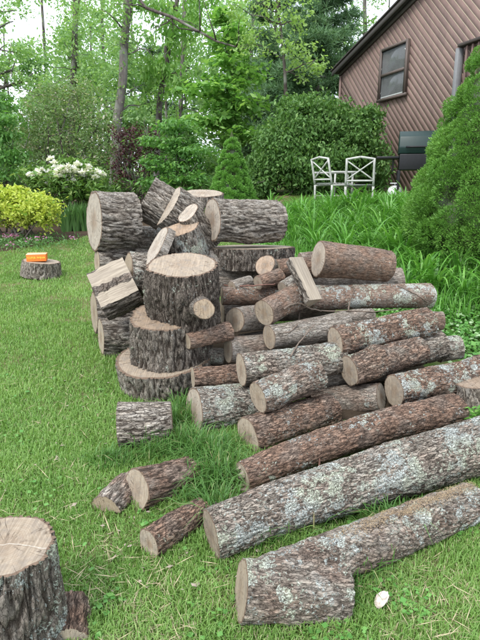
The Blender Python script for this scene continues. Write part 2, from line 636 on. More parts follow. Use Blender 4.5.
B_grey = bark_simple("trunk_grey", (.07, .06, .054), (.19, .17, .15))
B_dark = bark_simple("trunk_dark", (.045, .036, .03), (.13, .11, .095))
LM = {
    'spring': leaf_mat("leaf_spring", (.15, .285, .085), (.26, .42, .14), (.33, .47, .20), .45),
    'maple': leaf_mat("leaf_maple", (.14, .31, .065), (.235, .42, .10), (.30, .48, .15), .45),
    'hang': leaf_mat("leaf_hanging", (.12, .27, .05), (.22, .40, .09), (.27, .42, .14), .45),
    'lime': leaf_mat("leaf_lime", (.22, .36, .10), (.33, .47, .17), None, .45),
    'greyg': leaf_mat("leaf_greygreen", (.13, .215, .075), (.23, .32, .13), (.46, .43, .32), .38),
    'bush': leaf_mat("leaf_bush", (.075, .165, .04), (.14, .265, .07), (.21, .34, .11), .35, .5, .3),
    'layer': leaf_mat("leaf_layered", (.085, .21, .05), (.165, .34, .085), (.24, .42, .13), .4),
    'purple': leaf_mat("leaf_purple", (.045, .018, .022), (.10, .04, .045), (.15, .07, .07), .25),
    'yellow': leaf_mat("leaf_yellow", (.44, .52, .08), (.60, .64, .15), (.25, .40, .06), .35),
    'rhodo': leaf_mat("leaf_rhododendron", (.10, .20, .045), (.19, .32, .075), (.27, .37, .11), .3),
    'pine': leaf_mat("needle_pine", (.085, .175, .08), (.16, .27, .13), (.20, .31, .16), .25),
    'spruce': leaf_mat("needle_spruce", (.085, .205, .035), (.165, .33, .06), (.22, .40, .085), .25),
    'spruced': leaf_mat("needle_spruce_cool", (.11, .26, .05), (.21, .42, .09), (.27, .48, .12), .3),
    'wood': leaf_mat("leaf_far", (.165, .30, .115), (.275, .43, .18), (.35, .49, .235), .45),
    'lily': leaf_mat("leaf_daylily", (.085, .24, .035), (.155, .36, .06), (.22, .44, .10), .3, .36, .4),
    'iris': leaf_mat("leaf_iris", (.09, .20, .06), (.15, .28, .09), None, .3),
    'cover': leaf_mat("leaf_cover", (.08, .23, .045), (.18, .37, .09), (.34, .47, .26), .25),
    'white': leaf_mat("petal_white", (.72, .70, .68), (.85, .84, .82), None, .3),
    'pink': leaf_mat("petal_pink", (.50, .16, .38), (.62, .28, .50), None, .3),
}


def lobe_points(rng, lobes, cl=26, spread=.16):
    """leaf positions in clumps scattered through the lobes, mostly towards the outside"""
    out = []
    for (c, r, n) in lobes:
        r = np.array(r, float) if np.ndim(r) else np.array([r, r, r])
        k_ = max(1, int(n / cl))
        d = rng.normal(size=(k_, 3)); d /= np.linalg.norm(d, axis=1)[:, None]
        rad = rng.random(k_) ** .45
        cc = d * rad[:, None]
        idx = rng.integers(0, k_, n)
        p = cc[idx] + rng.normal(size=(n, 3)) * spread * (.6 + .8 * rng.random(k_))[idx][:, None]
        out.append(np.asarray(c) + p * r)
    return np.concatenate(out)


def crown(name, parent, origin, lobes, mat, size, seed=0, cl=26, spread=.16, aspect=.5, droop=.3, flat=.3, detailed=False, fold=.25):
    rng = np.random.default_rng(seed)
    P = lobe_points(rng, lobes, cl, spread) - np.asarray(origin)
    V, Q = (leaves(P, rng, size, aspect, droop, flat, fold) if detailed else quads_leaf(P, rng, size, aspect, droop, flat))
    var = np.repeat(rng.random(len(P)) ** 1.2, len(V) // len(P))
    return link(name, mesh_np(name, V, Q, [LM[mat]], {'var': var}), parent)


def branch_curve(a, b, rng, n=7, wob=.06, sag=.0):
    a = np.array(a, float); b = np.array(b, float); L = np.linalg.norm(b - a)
    t = np.linspace(0, 1, n)[:, None]
    w = np.cumsum(rng.normal(size=(n, 3)) * wob * L / n ** .5, 0); w -= w[0] + (w[-1] - w[0]) * t
    p = a + (b - a) * t + w
    p[:, 2] += sag * L * np.sin(np.pi * t[:, 0])
    return p


def tree(name, label, base, trunk_pts, r0, r1, lobes, mat, leaf, bark=B_grey, seed=0, limbs=6, group=None, cat='tree', limb_r=.3, **kw):
    rng = np.random.default_rng(seed + 1000)
    t = thing(name, label, cat, tuple(base), group=group)
    P = np.array([base] + [list(p) for p in trunk_pts], float) - np.array(base)
    P[0][2] -= .1
    # resample the trunk
    s = np.linspace(0, len(P) - 1, 16); i0 = np.minimum(s.astype(int), len(P) - 2); f = (s - i0)[:, None]
    Q = P[i0] * (1 - f) + P[i0 + 1] * f
    Q[1:-1] += rng.normal(size=Q[1:-1].shape) * r0 * .12
    rad = np.linspace(r0, r1, 16); rad[0] *= 1.35
    a = Acc()
    a.tube(Q, rad, 12)
    for k_ in range(limbs):
        c, r, n = lobes[k_ % len(lobes)]
        tgt = np.array(c) - np.array(base) + rng.normal(size=3) * np.mean(r) * .45
        j = int(np.clip(np.argmin(np.abs(Q[:, 2] - (tgt[2] - .35 * np.linalg.norm(tgt[:2] - Q[:, :2].mean(0))))), 2, 14))
        pc = branch_curve(Q[j], tgt, rng, 7, .10, .05)
        rr = rad[j] * limb_r + .008
        a.tube(pc, np.linspace(rr, rr * .25, 7), 6)
        for e_ in range(2):
            q0 = pc[rng.integers(2, 6)]
            a.tube(branch_curve(q0, q0 + rng.normal(size=3) * np.mean(r) * .5, rng, 5, .1), np.linspace(rr * .5, rr * .15, 5), 5)
    link("trunk", a.mesh("trunk", [bark], True), t)
    crown("crown", t, base, lobes, mat, leaf, seed, **kw)
    return t


def lob(u, v, Y, ru, rv, n, ry=None):
    """a lobe of a crown: centre seen at (u, v), half sizes in photo pixels"""
    p = at(u, v, Y); d = (p - np.array([0, 0, 1.5])) @ np.array([0, math.cos(_P), -math.sin(_P)])
    a, b = ru * d / 520, rv * d / 520
    return (p, (a, ry or (a + b) / 2, b), n)


tall = "tall trees at the edge of the wood"
# the leaning grey trunk
b = onground(112, 15)
tl = tree("tall_tree", "tall tree with a thick leaning grey trunk behind the purple shrub", b, [at(116, 150, 15), at(121, 90, 15), at(128, 0, 15.3), at(133, -130, 15.5)], .155, .085,
          [lob(112, 30, 15, 24, 26, 700), lob(140, 55, 15.5, 22, 24, 500), lob(100, 85, 15, 26, 26, 800), lob(125, -10, 15, 60, 22, 900), lob(150, 100, 16, 20, 22, 500)], 'spring', .085, B_grey, 11, 7, tall, aspect=.55, spread=.2, limb_r=.16)
rr_ = np.random.default_rng(5)
bb = np.array(b)
a = Acc()
pts = [at(*p) for p in ((130, -14, 15), (146, 8, 14.4), (172, 17, 13.8), (200, 32, 13.2), (216, 41, 13), (236, 47, 12.8), (252, 44, 12.6), (262, 30, 12.5))]
a.tube(np.array(pts) - bb, np.linspace(.042, .010, 8), 7)
for k_ in range(9):
    q0 = (np.array(pts) - bb)[1 + k_ % 6]
    a.tube(branch_curve(q0, q0 + rr_.normal(size=3) * np.array([.8, .5, .5]), rr_, 5, .1), np.linspace(.02, .006, 5), 5)
link("bare_limb", a.mesh("bare_limb", [B_dark], True), tl)

b = onground(70, 17)
tree("slim_tree", "slim dark trunked tree with pale leaves behind the grey-green shrub", b, [at(72, 120, 17), at(75, 40, 17), at(76, -110, 17)], .12, .07,
     [lob(60, 45, 17, 26, 28, 1000), lob(88, 70, 17, 24, 30, 900), lob(45, 95, 17, 34, 26, 1100), lob(85, 10, 16.5, 30, 22, 800), lob(75, 120, 17, 36, 22, 900)], 'spring', .09, B_dark, 12, 8, tall, spread=.2)
b = onground(155, 16)
tree("fork_trunk_tree", "thin tree with long hanging leaf sprays beside the leaning grey trunk", b, [at(159, 112, 16), at(166, 60, 16), at(176, 8, 16), at(188, -80, 16)], .10, .05,
     [lob(166, 30, 15.6, 20, 30, 420), lob(190, 35, 15.6, 18, 26, 420), lob(152, 75, 15.6, 16, 20, 320), lob(178, 78, 15.6, 18, 18, 320), lob(150, 5, 15.6, 22, 14, 260), lob(200, 0, 15.6, 20, 16, 300)], 'hang', .17, B_dark, 13, 7, tall, aspect=.34, droop=1.5, flat=0., spread=.22)
b = onground(181, 18)
tree("pale_trunk_tree", "pale thin trunked tree standing behind the hanging leaf sprays", b, [at(181, 90, 18), at(184, 16, 18), at(189, -80, 18)], .075, .05,
     [lob(186, 55, 18, 16, 26, 300), lob(196, 20, 18, 20, 20, 320), lob(172, 95, 18, 22, 20, 420)], 'hang', .13, B_grey, 14, 5, tall, aspect=.4, droop=.9, spread=.22)
b = onground(232, 13.5)
tree("young_maple", "bright green young maple with leaves in flat tiers behind the small cone spruce", b, [at(231, 130, 13.5), at(229, 70, 13.5), at(226, 22, 13.5)], .085, .03,
     [lob(228, 40, 13.5, 22, 14, 900, .7), lob(236, 70, 13.3, 30, 12, 1000, .8), lob(218, 88, 13.2, 34, 12, 1100, .8), lob(240, 106, 13.2, 32, 11, 1000, .8), lob(214, 120, 13.1, 30, 9, 800, .7), lob(222, 18, 13.5, 12, 12, 400, .4), lob(238, 135, 13.2, 30, 10, 800, .8)], 'maple', .13, B_dark, 15, 8, aspect=.7, droop=.45, flat=.6, spread=.17)
b = onground(288, 12.4)
tree("lime_tree", "small tree with loose yellow-green leaf sprays hanging over the maple", b, [at(287, 120, 12.4), at(284, 60, 12.4), at(277, 0, 12.2)], .06, .02,
     [lob(268, 18, 12.2, 26, 16, 380), lob(290, 52, 12.2, 26, 14, 420), lob(252, 45, 12.2, 18, 12, 220), lob(278, -8, 12.2, 34, 14, 420), lob(310, 68, 12.2, 18, 10, 200), lob(236, 8, 12.2, 18, 12, 200), lob(300, 20, 12.3, 16, 16, 160)], 'lime', .085, B_dark, 16, 9, aspect=.55, droop=.4, flat=.4, spread=.24)


# pines: whorls of limbs, each carrying tufts of long needles
def pine(name, label, u, Y, vtop, halfw, seed, mat='pine', vbot=150, dens=1.0, group=None, needle=.19):
    rng = np.random.default_rng(seed)
    base = onground(u, Y)
    top = at(u, vtop, Y)
    t = thing(name, label, 'tree', tuple(base), group=group)
    H = top[2] - base[2]
    zb = at(u, vbot, Y)[2] - base[2]
    a = Acc()
    zz = np.linspace(-.1, H, 14)
    a.tube(np.stack([.05 * np.sin(zz), .05 * np.cos(zz * 1.3), zz], 1), np.linspace(.2, .02, 14), 10)
    T = []; D = []
    W = halfw * Y / 520
    z = zb
    while z < H:
        f = (z - zb) / (H - zb)
        L = W * (1 - f) ** .75 * (.75 + .5 * rng.random()) + .15
        for q in range(5):
            an = rng.random() * 6.28
            d = np.array([math.cos(an), math.sin(an), .12 + .25 * f])
            l = L * (.7 + .5 * rng.random())
            p = branch_curve([0, 0, z], d * l + np.array([0, 0, z]), rng, 6, .05, -.06)
            a.tube(p, np.linspace(.03 + .01 * l, .006, 6), 5)
            nt_ = int(14 * l * dens) + 3
            for s in range(nt_):
                g = .25 + .75 * rng.random() ** .7
                i_ = min(4, int(g * 5)); pp = p[i_] + (p[i_ + 1] - p[i_]) * (g * 5 - i_)
                T.append(pp + rng.normal(size=3) * np.array([.16, .16, .07]) * (.4 + l * .5)); D.append(d)
        z += .34 + .2 * rng.random()
    T = np.array(T); D = np.array(D)
    K = 16
    P = np.repeat(T, K, 0)
    d = rng.normal(size=P.shape) + np.repeat(D, K, 0) * .9 + np.array([0, 0, .35])
    d /= np.linalg.norm(d, axis=1)[:, None]
    s = np.cross(d, rng.normal(size=P.shape)); s /= np.linalg.norm(s, axis=1)[:, None]
    l = needle * (.7 + .6 * rng.random((len(P), 1))); w = .011
    V = np.stack([P - s * w, P + s * w, P + d * l + s * w * .5, P + d * l - s * w * .5], 1).reshape(-1, 3)
    Q = np.arange(len(P))[:, None] * 4 + np.arange(4)[None]
    link("trunk", a.mesh("trunk", [B_dark], True), t)
    link("crown", mesh_np("crown", V, Q, [LM[mat]], {'var': np.repeat(rng.random(len(P)), 4)}), t)
    return t


pine("pine_tree", "large blue-green pine with layered boughs rising beside the house roof", 312, 19, -60, 66, 21, dens=4.2)
pine("pine_tree", "second pine standing to the side of the large one, half hidden by the lime leaves", 274, 21, -30, 48, 22, dens=3.0)
pine("pine_tree", "far pale pine seen between the hanging leaf sprays and the maple", 160, 27, 45, 30, 23, dens=1.4, vbot=140)

b = onground(372, 25)
tree("birch_tree", "airy pale leaved tree rising behind the roof edge of the house", b, [at(366, 60, 25), at(364, 0, 25), at(362, -50, 25)], .14, .05,
     [lob(362, 20, 25, 20, 20, 700), lob(345, 45, 25, 14, 22, 450), lob(372, -10, 25, 24, 20, 600), lob(350, 80, 25, 14, 20, 400)], 'spring', .11, B_grey, 17, 6, tall, spread=.18)
b = onground(-40, 12)
tree("edge_tree", "tree at the border with one dark bough reaching into the white sky", b, [at(-42, 120, 12), at(-44, 60, 12), at(-40, -60, 12)], .13, .06,
     [lob(18, 52, 11.6, 22, 12, 330), lob(2, 68, 11.6, 16, 12, 260), lob(30, 78, 11.6, 16, 10, 200), lob(-10, 20, 11.8, 16, 16, 200), lob(14, 12, 11.8, 16, 9, 130)], 'spring', .075, B_dark, 18, 10, tall, spread=.22, limb_r=.35)

# (more of the far wood fills the gaps between trunks)
# the far wood: one mass of leaves and stems
rng = np.random.default_rng(31)
lobes = []
for k_ in range(190):
    u = rng.uniform(-60, 400); v = rng.uniform(60, 190)
    lobes.append(lob(u, v, rng.uniform(21, 34), rng.uniform(18, 34), rng.uniform(12, 24), 620))
for k_ in range(74):
    u = rng.uniform(-60, 340); v = rng.uniform(-12, 80)
    lobes.append(lob(u, v, rng.uniform(24, 34), rng.uniform(14, 26), rng.uniform(12, 22), 190))
for k_ in range(40):
    u = rng.uniform(60, 340); v = rng.uniform(-10, 90)
    lobes.append(lob(u, v, rng.uniform(24, 34), rng.uniform(14, 26), rng.uniform(12, 22), 260))
for k_ in range(90):
    u = rng.uniform(-330, -60); v = rng.uniform(-10, 200)
    lobes.append(lob(u, v, rng.uniform(18, 30), rng.uniform(26, 42), rng.uniform(20, 32), 480))
P = lobe_points(rng, lobes, 30, .2)
V, Q = quads_leaf(P, rng, .17, .6, .3, .3)
A_ = Acc(); A_.add(V, Q, var=np.repeat(rng.random(len(P)), 4))
link("distant_wood", A_.mesh("distant_wood", [LM['wood']]), kind='stuff')
A_ = Acc()
for k_ in range(16):
    u = rng.uniform(-50, 390); Y = rng.uniform(20, 34)
    p0 = onground(u, Y); p1 = at(u + rng.normal() * 8, rng.uniform(-60, 60), Y)
    A_.tube(branch_curve(p0, p1, rng, 8, .02), np.linspace(.09, .04, 8) * rng.uniform(.6, 1.5), 7)
link("distant_stems", A_.mesh("distant_stems", [B_dark], True), kind='stuff')


# ------------------------------------------------------------------ shrubs
def shrub(name, label, base, lobes, mat, leaf, seed, stems=9, bark=B_dark, cat='shrub', stem_r=.018, **kw):
    rng = np.random.default_rng(seed)
    t = thing(name, label, cat, tuple(base))
    a = Acc()
    for k_ in range(stems):
        c, r, n = lobes[k_ % len(lobes)]
        tgt = np.array(c) - np.array(base) + rng.normal(size=3) * np.array(r) * .4
        p = branch_curve(np.append(rng.normal(size=2) * .12, -.05), tgt, rng, 7, .08, .04)
        a.tube(p, np.linspace(stem_r, stem_r * .3, 7), 6)
        for e_ in range(3):
            q0 = p[rng.integers(2, 6)]
            a.tube(branch_curve(q0, q0 + rng.normal(size=3) * np.mean(r) * .6, rng, 5, .1), np.linspace(stem_r * .5, stem_r * .2, 5), 5)
    link("stems", a.mesh("stems", [bark], True), t)
    crown("foliage", t, base, lobes, mat, leaf, seed + 1, **kw)
    return t


shrub("yellow_shrub", "rounded yellow-green shrub at the lawn edge behind the far stump", onground(20, 8.5, 230),
      [lob(22, 208, 8.4, 36, 18, 3600, .4), lob(-8, 205, 8.5, 26, 20, 2400, .4), lob(44, 214, 8.3, 18, 15, 1500, .25), lob(14, 196, 8.6, 22, 10, 1200, .3)], 'yellow', .05, 41, 10, aspect=.55, droop=0., flat=.3, spread=.13, detailed=True)
rh = shrub("rhododendron", "rhododendron covered with white blossom trusses behind the yellow shrub", onground(66, 9.9),
           [lob(66, 184, 9.8, 36, 20, 2400, .5), lob(42, 178, 9.9, 22, 16, 1200, .4), lob(92, 188, 9.7, 20, 18, 1300, .4), lob(76, 170, 10, 24, 12, 900, .4)], 'rhodo', .085, 43, 10, aspect=.36, droop=.1, flat=.4, spread=.16, detailed=True)
rng = np.random.default_rng(44)
P = rng.normal(size=(26, 3)); P = P / np.linalg.norm(P, axis=1)[:, None] * .045; P[:, 2] = abs(P[:, 2])
V, Q = leaves(P, rng, .045, .9, -.3, .3)
me_b = mesh_np("blossom", V, Q, [LM['white']], {'var': np.repeat(rng.random(26), 6)})
rb = np.array(rh.location)
for k_ in range(52):
    u, v = (rng.normal(66, 14), rng.normal(173, 6)) if k_ < 36 else (rng.uniform(36, 104), rng.uniform(168, 196))
    p = at(u, v, 9.42 + .2 * abs(v - 172) / 20 + rng.uniform(-.05, .25))
    link("blossom", me_b, rh, tuple(p - rb), (rng.uniform(0, .6), rng.uniform(0, .6), rng.uniform(0, 6)), )

shrub("viburnum_shrub", "big airy grey-green shrub with many thin stems behind the white blossoms", onground(66, 12.2),
      [lob(66, 112, 12.2, 40, 26, 3000), lob(34, 128, 12.2, 26, 28, 2000), lob(96, 128, 12.2, 24, 28, 2000), lob(60, 150, 12, 46, 20, 2600), lob(70, 92, 12.4, 28, 14, 1300), lob(104, 160, 12, 14, 20, 800)], 'greyg', .06, 45, 16, aspect=.5, spread=.17, stem_r=.026)
shrub("tiered_shrub", "dark green tiered shrub at the photo's edge beside the grey-green shrub", onground(-8, 11),
      [lob(-8, 100, 11, 28, 8, 800, .6), lob(2, 118, 10.9, 26, 7, 900, .6), lob(-4, 136, 10.8, 28, 8, 900, .6), lob(4, 155, 10.7, 26, 8, 900, .6), lob(0, 174, 10.6, 28, 9, 1000, .6)], 'layer', .10, 46, 8, aspect=.4, droop=.75, flat=.5, spread=.16)
shrub("barberry_shrub", "dark purple leaved shrub in front of the leaning tree trunk", onground(136, 11.6),
      [lob(138, 145, 11.6, 24, 18, 1300, .5), lob(124, 168, 11.5, 16, 22, 900, .4), lob(150, 158, 11.5, 14, 16, 700, .4), lob(122, 135, 11.6, 14, 14, 450, .4)], 'purple', .05, 47, 12, aspect=.6, spread=.17)
shrub("dogwood_shrub", "deep green shrub with leaves in horizontal tiers beside the purple one", onground(178, 11.2),
      [lob(178, 128, 11.2, 26, 7, 1100, .7), lob(168, 142, 11.1, 30, 7, 1200, .7), lob(192, 152, 11, 26, 8, 1100, .7), lob(172, 163, 10.9, 34, 8, 1300, .7), lob(188, 180, 10.8, 30, 10, 1300, .7), lob(160, 184, 10.8, 24, 10, 1000, .6)], 'layer', .095, 48, 10, aspect=.42, droop=.5, flat=.6, spread=.15)
shrub("leafy_bush", "large dense bush of drooping glossy leaves behind the white chairs", onground(315, 11.6),
      [lob(316, 122, 11.5, 40, 24, 7140, .8), lob(282, 150, 11.3, 30, 30, 6120, .7), lob(344, 140, 11.5, 32, 30, 6460, .7), lob(312, 165, 11.1, 46, 28, 8840, .7), lob(262, 178, 11.1, 18, 26, 3230, .5), lob(366, 120, 11.7, 16, 14, 1700, .5), lob(300, 104, 11.7, 22, 10, 2040, .5), lob(372, 165, 11.6, 18, 26, 2720, .5)], 'bush', .076, 49, 16, aspect=.48, droop=.9, flat=.2, spread=.14, detailed=True, stem_r=.03)
shrub("undergrowth_shrub", "low shadowed shrub between the white blossoms and the tiered green shrub", onground(120, 11.8),
      [lob(118, 188, 11.8, 34, 12, 1500, .6), lob(205, 190, 12.5, 40, 14, 1500, .6)], 'bush', .08, 50, 7, spread=.18)


def cone_spruce(name, label, base, H, Rb, clumps, per, needle, mat, seed, gamma=.75, bil=.12):
    """dwarf spruce: a dense cone of rounded clumps of short needle sprays"""
    rng = np.random.default_rng(seed)
    t = thing(name, label, 'shrub', tuple(base))
    def prof(f): return Rb * np.clip((1 - f), 0, 1) ** gamma * np.clip(.86 + f * 1.6, 0, 1)
    # inner body of old twigs
    a = Acc()
    zz = np.linspace(0, 1, 20)
    a.tube(np.stack([zz * 0, zz * 0, zz * H * .97], 1), prof(zz) * .82 + .004, 24)
    link("twigs", a.mesh("twigs", [B_twig], True), t)
    # rounded billows over the cone, each covered with short sprays
    f = (np.arange(clumps) + .5) / clumps
    f = 1 - np.sqrt(1 - f * .985)
    f = np.clip(f + rng.normal(size=clumps) * .02, 0, .985)
    an = np.arange(clumps) * 2.39996 + rng.normal(size=clumps) * .25
    rl = bil * rng.uniform(.65, 1.25, clumps) * (1 - .55 * f)
    r = np.maximum(prof(f) * rng.uniform(.90, 1.06, clumps) - rl * .55, 0)
    C_ = np.stack([np.cos(an) * r, np.sin(an) * r, f * H], 1)
    N = np.stack([np.cos(an), np.sin(an), np.full(clumps, .45) + f * .6], 1); N /= np.linalg.norm(N, axis=1)[:, None]
    P = np.repeat(C_, per, 0); NN = np.repeat(N, per, 0); S_ = np.repeat(rl, per)[:, None]
    o = rng.normal(size=P.shape); o /= np.linalg.norm(o, axis=1)[:, None]
    o = np.where(((o * NN).sum(1) < -.1)[:, None], -o, o)
    sub = 1 + .13 * pnoise(P * 3 + o * 4.5)[:, None]
    P = P + o * S_ * sub * rng.uniform(.86, 1.0, (len(P), 1)) * np.array([1, 1, .85])
    d = o * 1.0 + NN * .3 + np.array([0, 0, .25]) + rng.normal(size=P.shape) * .45; d /= np.linalg.norm(d, axis=1)[:, None]
    s = np.cross(d, rng.normal(size=P.shape)); s /= np.linalg.norm(s, axis=1)[:, None]
    l = needle * rng.uniform(.6, 1.4, (len(P), 1)); w = l * .16
    V = np.stack([P, P + d * l * .55 - s * w, P + d * l, P + d * l * .55 + s * w], 1).reshape(-1, 3)
    Q = np.arange(len(P))[:, None] * 4 + np.arange(4)[None]
    var = np.repeat(np.clip(np.repeat(rng.random(clumps), per) * .45 + rng.random(len(P)) * .55, 0, 1), 4)
    link("foliage", mesh_np("foliage", V, Q, [LM[mat]], {'var': var}), t)
    return t


B_twig = bark_simple("twig_brown", (.03, .045, .016), (.06, .08, .03))
b = onground(232, 9.9)
cone_spruce("dwarf_spruce", "small cone shaped dwarf spruce behind the log pile", b, at(231, 128, 9.9)[2] - b[2], .52, 300, 240, .042, 'spruced', 61, .95, .075)
b = np.array([2.80, 5.75, 0]); b[2] = gh(b[0], b[1]) - .02
cone_spruce("dwarf_spruce", "big lumpy dwarf spruce on the bank in front of the house", b, 2.42, .98, 400, 640, .026, 'spruce', 62, .60, .19)

# ------------------------------------------------------------------ daylilies, iris, ground cover
def strap_leaves(rng, n, L, W, spread, arch, seg=6, up=.9):
    """arching strap leaves from one crown: V, Q, var"""
    an = rng.random(n) * 6.283
    l = L * rng.uniform(.6, 1.15, n)
    tilt = rng.random(n) ** .7 * spread
    base = np.stack([np.cos(an), np.sin(an), an * 0], 1) * (rng.random(n) * .07)[:, None]
    h = np.stack([np.cos(an), np.sin(an), an * 0], 1)
    sd = np.stack([-np.sin(an), np.cos(an), an * 0], 1)
    sd = sd + h * rng.normal(size=(n, 1)) * .3
    V = np.zeros((n, seg + 1, 2, 3))
    p = base.copy(); th = tilt.copy()
    for k_ in range(seg + 1):
        f = k_ / seg
        w = (W * rng.uniform(.9, 1.1, n) * (1 - f ** 2.2) + .0006)[:, None] * .5
        V[:, k_, 0] = p - sd * w; V[:, k_, 1] = p + sd * w
        d = h * np.sin(th)[:, None] + np.array([0, 0, 1.]) * np.cos(th)[:, None]
        p = p + d * (l / seg)[:, None]
        th = th + arch * (.35 + 1.1 * f) / seg * rng.uniform(.7, 1.3, n)
    V = V.reshape(-1, 3)
    b_ = np.arange(n)[:, None, None] * (seg + 1) * 2 + np.arange(seg)[None, :, None] * 2
    Q = (b_ + np.array([0, 1, 3, 2])[None, None]).reshape(-1, 4)
    return V, Q, np.repeat(rng.random(n), (seg + 1) * 2)


rng = np.random.default_rng(71)
lily_me = []
for k_ in range(6):
    V, Q, va = strap_leaves(rng, 46, .62, .030, .62, 2.5)
    lily_me.append(mesh_np("daylily", V, Q, [LM['lily']], {'var': va}))
SPECIAL = {0: ("large daylily clump with long arching leaves at the foot of the big spruce", (2.32, 4.62)), 1: ("fountain shaped daylily clump between the top log and the big spruce", (1.62, 4.98)),
           2: ("daylily clump hiding the legs of the white chairs", (1.62, 7.4))}
spots = [SPECIAL[k_][1] for k_ in range(3)]
tries = 0
while len(spots) < 150 and tries < 20000:
    tries += 1
    x, y = rng.uniform(.35, 4.2), rng.uniform(4.1, 9.2)
    q = (x - 1.9) * .92 + (y - 3.2) * .39
    if q < .62 or x > y * .52 + .3 or (y > 8.3 and x > 1.0): continue
    if math.hypot(x - 2.74, y - 5.75) < .8: continue
    if min(math.hypot(x - a_[0], y - a_[1]) for a_ in spots) < .20 + .02 * y * .5: continue
    spots.append((x, y))
for k_, (x, y) in enumerate(spots):
    lab = SPECIAL[k_][0] if k_ in SPECIAL else "arching green daylily clump among the others on the planted bank"
    o_ = thing("daylily", lab, "plant", (x, y, float(gh(x, y)) - .01), (0, 0, rng.random() * 6.28), "daylily clumps on the bank", lily_me[k_ % 6])
    s = rng.uniform(.75, 1.1) * (1.1 if k_ < 2 else 1)
    o_.scale = (s, s, s * rng.uniform(.9, 1.1))

V, Q, va = strap_leaves(rng, 90, .5, .03, .22, .5, 5)
iris_me = mesh_np("iris_clump", V, Q, [LM['iris']], {'var': va})
for k_, (u, Y) in enumerate(((66, 9.2), (76, 9.25), (86, 9.3), (97, 9.5), (82, 9.6))):
    p = onground(u, Y, 225)
    o_ = thing("iris_clump", "upright sword leaved iris clump in the bed by the grey top log", "plant", tuple(p), (0, 0, k_ * 1.3), "iris clumps along the bed", iris_me)
    o_.scale = (1.3, 1.3, .95 + .08 * (k_ % 2))

# low phlox with pink flowers by the yellow shrub
p = onground(16, 8.05, 238)
t = thing("phlox_patch", "low patch of pink phlox in front of the yellow shrub", "plant", tuple(p))
n = 2200
P = rng.normal(size=(n, 3)) * np.array([.42, .26, .0]); P[:, 2] = gh(P[:, 0] + p[0], P[:, 1] + p[1]) - p[2] + rng.random(n) * .11
V, Q = quads_leaf(P, rng, .05, .3, -.5, 0)
link("foliage", mesh_np("foliage", V, Q, [LM['iris']], {'var': np.repeat(rng.random(n), 4)}), t)
n = 230
cc = rng.normal(size=(11, 2)) * np.array([.4, .2]); ii = rng.integers(0, 11, n)
P = np.zeros((n, 3)); P[:, :2] = cc[ii] + rng.normal(size=(n, 2)) * .05
P[:, 2] = gh(P[:, 0] + p[0], P[:, 1] + p[1]) - p[2] + .1 + rng.random(n) * .04
V, Q = quads_leaf(P, rng, .03, .9, 0, .8)
link("flowers", mesh_np("flowers", V, Q, [LM['pink']], {'var': np.repeat(rng.random(n), 4)}), t, kind='stuff')

# leafy ground cover on the foot of the bank and grassy growth under the daylilies
n = 185000
x = rng.uniform(.2, 5.6, n); y = 2.6 + rng.random(n) ** 1.3 * 6.6
q = (x - 1.9) * .92 + (y - 3.2) * .39
k_ = (x < y * .52 + 1.4) & (q > -.08 + .1 * rng.normal(size=n))
x, y, q = x[k_], y[k_], q[k_]
P = np.stack([x, y, gh(x, y) + rng.random(len(x)) * (.07 + .06 * np.clip(q, 0, 1))], 1)
V, Q = quads_leaf(P, rng, .036, .75, .1, .6)
link("ground_cover", mesh_np("ground_cover", V, Q, [LM['cover']], {'var': np.repeat(rng.random(len(P)), 4)}), kind='stuff')
n = 42000
x = rng.uniform(.0, 5.6, n); y = rng.uniform(4.2, 9.4, n)
q = (x - 1.9) * .92 + (y - 3.2) * .39
k_ = (x < y * .52 + 1.4) & (q > .35 + .12 * rng.normal(size=n)) & (np.hypot(x - 2.74, y - 5.75) > .7)
x, y = x[k_], y[k_]; n = len(x)
B_ = np.stack([x, y, gh(x, y)], 1)
an = rng.random(n) * 6.28; h = np.stack([np.cos(an), np.sin(an), an * 0], 1); sd = np.stack([-np.sin(an), np.cos(an), an * 0], 1)
l = rng.uniform(.14, .30, (n, 1)); w = .0055; ln = rng.uniform(.1, .8, (n, 1))
V = np.stack([B_ - sd * w, B_ + sd * w, B_ + h * l * ln * .4 + np.array([0, 0, 1]) * l * .6 + sd * w * .8, B_ + h * l * ln * .4 + np.array([0, 0, 1]) * l * .6 - sd * w * .8, B_ + h * l * ln + np.array([0, 0, 1]) * l * (1 - .35 * ln)], 1).reshape(-1, 3)
b_ = np.arange(n)[:, None] * 5
link("bank_grass", mesh_np("bank_grass", V, [b_ + np.array([[0, 1, 2, 3]]), b_ + np.array([[3, 2, 4]])], [LM['lily']], {'var': np.repeat(rng.random(n), 5)}), kind='stuff')

# ------------------------------------------------------------------ chairs, grill, gas bottle
M_chair = plain_mat("white_chair_paint", (.46, .46, .42), .6, .18, 14, bump=.2)
M_black = plain_mat("grill_black", (.012, .012, .013), .45, .2, 20)
M_green = plain_mat("grill_green", (.012, .03, .026), .4, .1, 14)
M_white = plain_mat("white_tank", (.7, .7, .7), .4, .05, 14)
M_steel = plain_mat("steel", (.4, .4, .4), .35, .1, 20, .9)


def round_beam(a, b, r, seg=8):
    a = np.array(a, float); b = np.array(b, float); t = np.linspace(0, 1, 5)[:, None]
    return tube_np(a + (b - a) * t, np.full(5, r), seg)


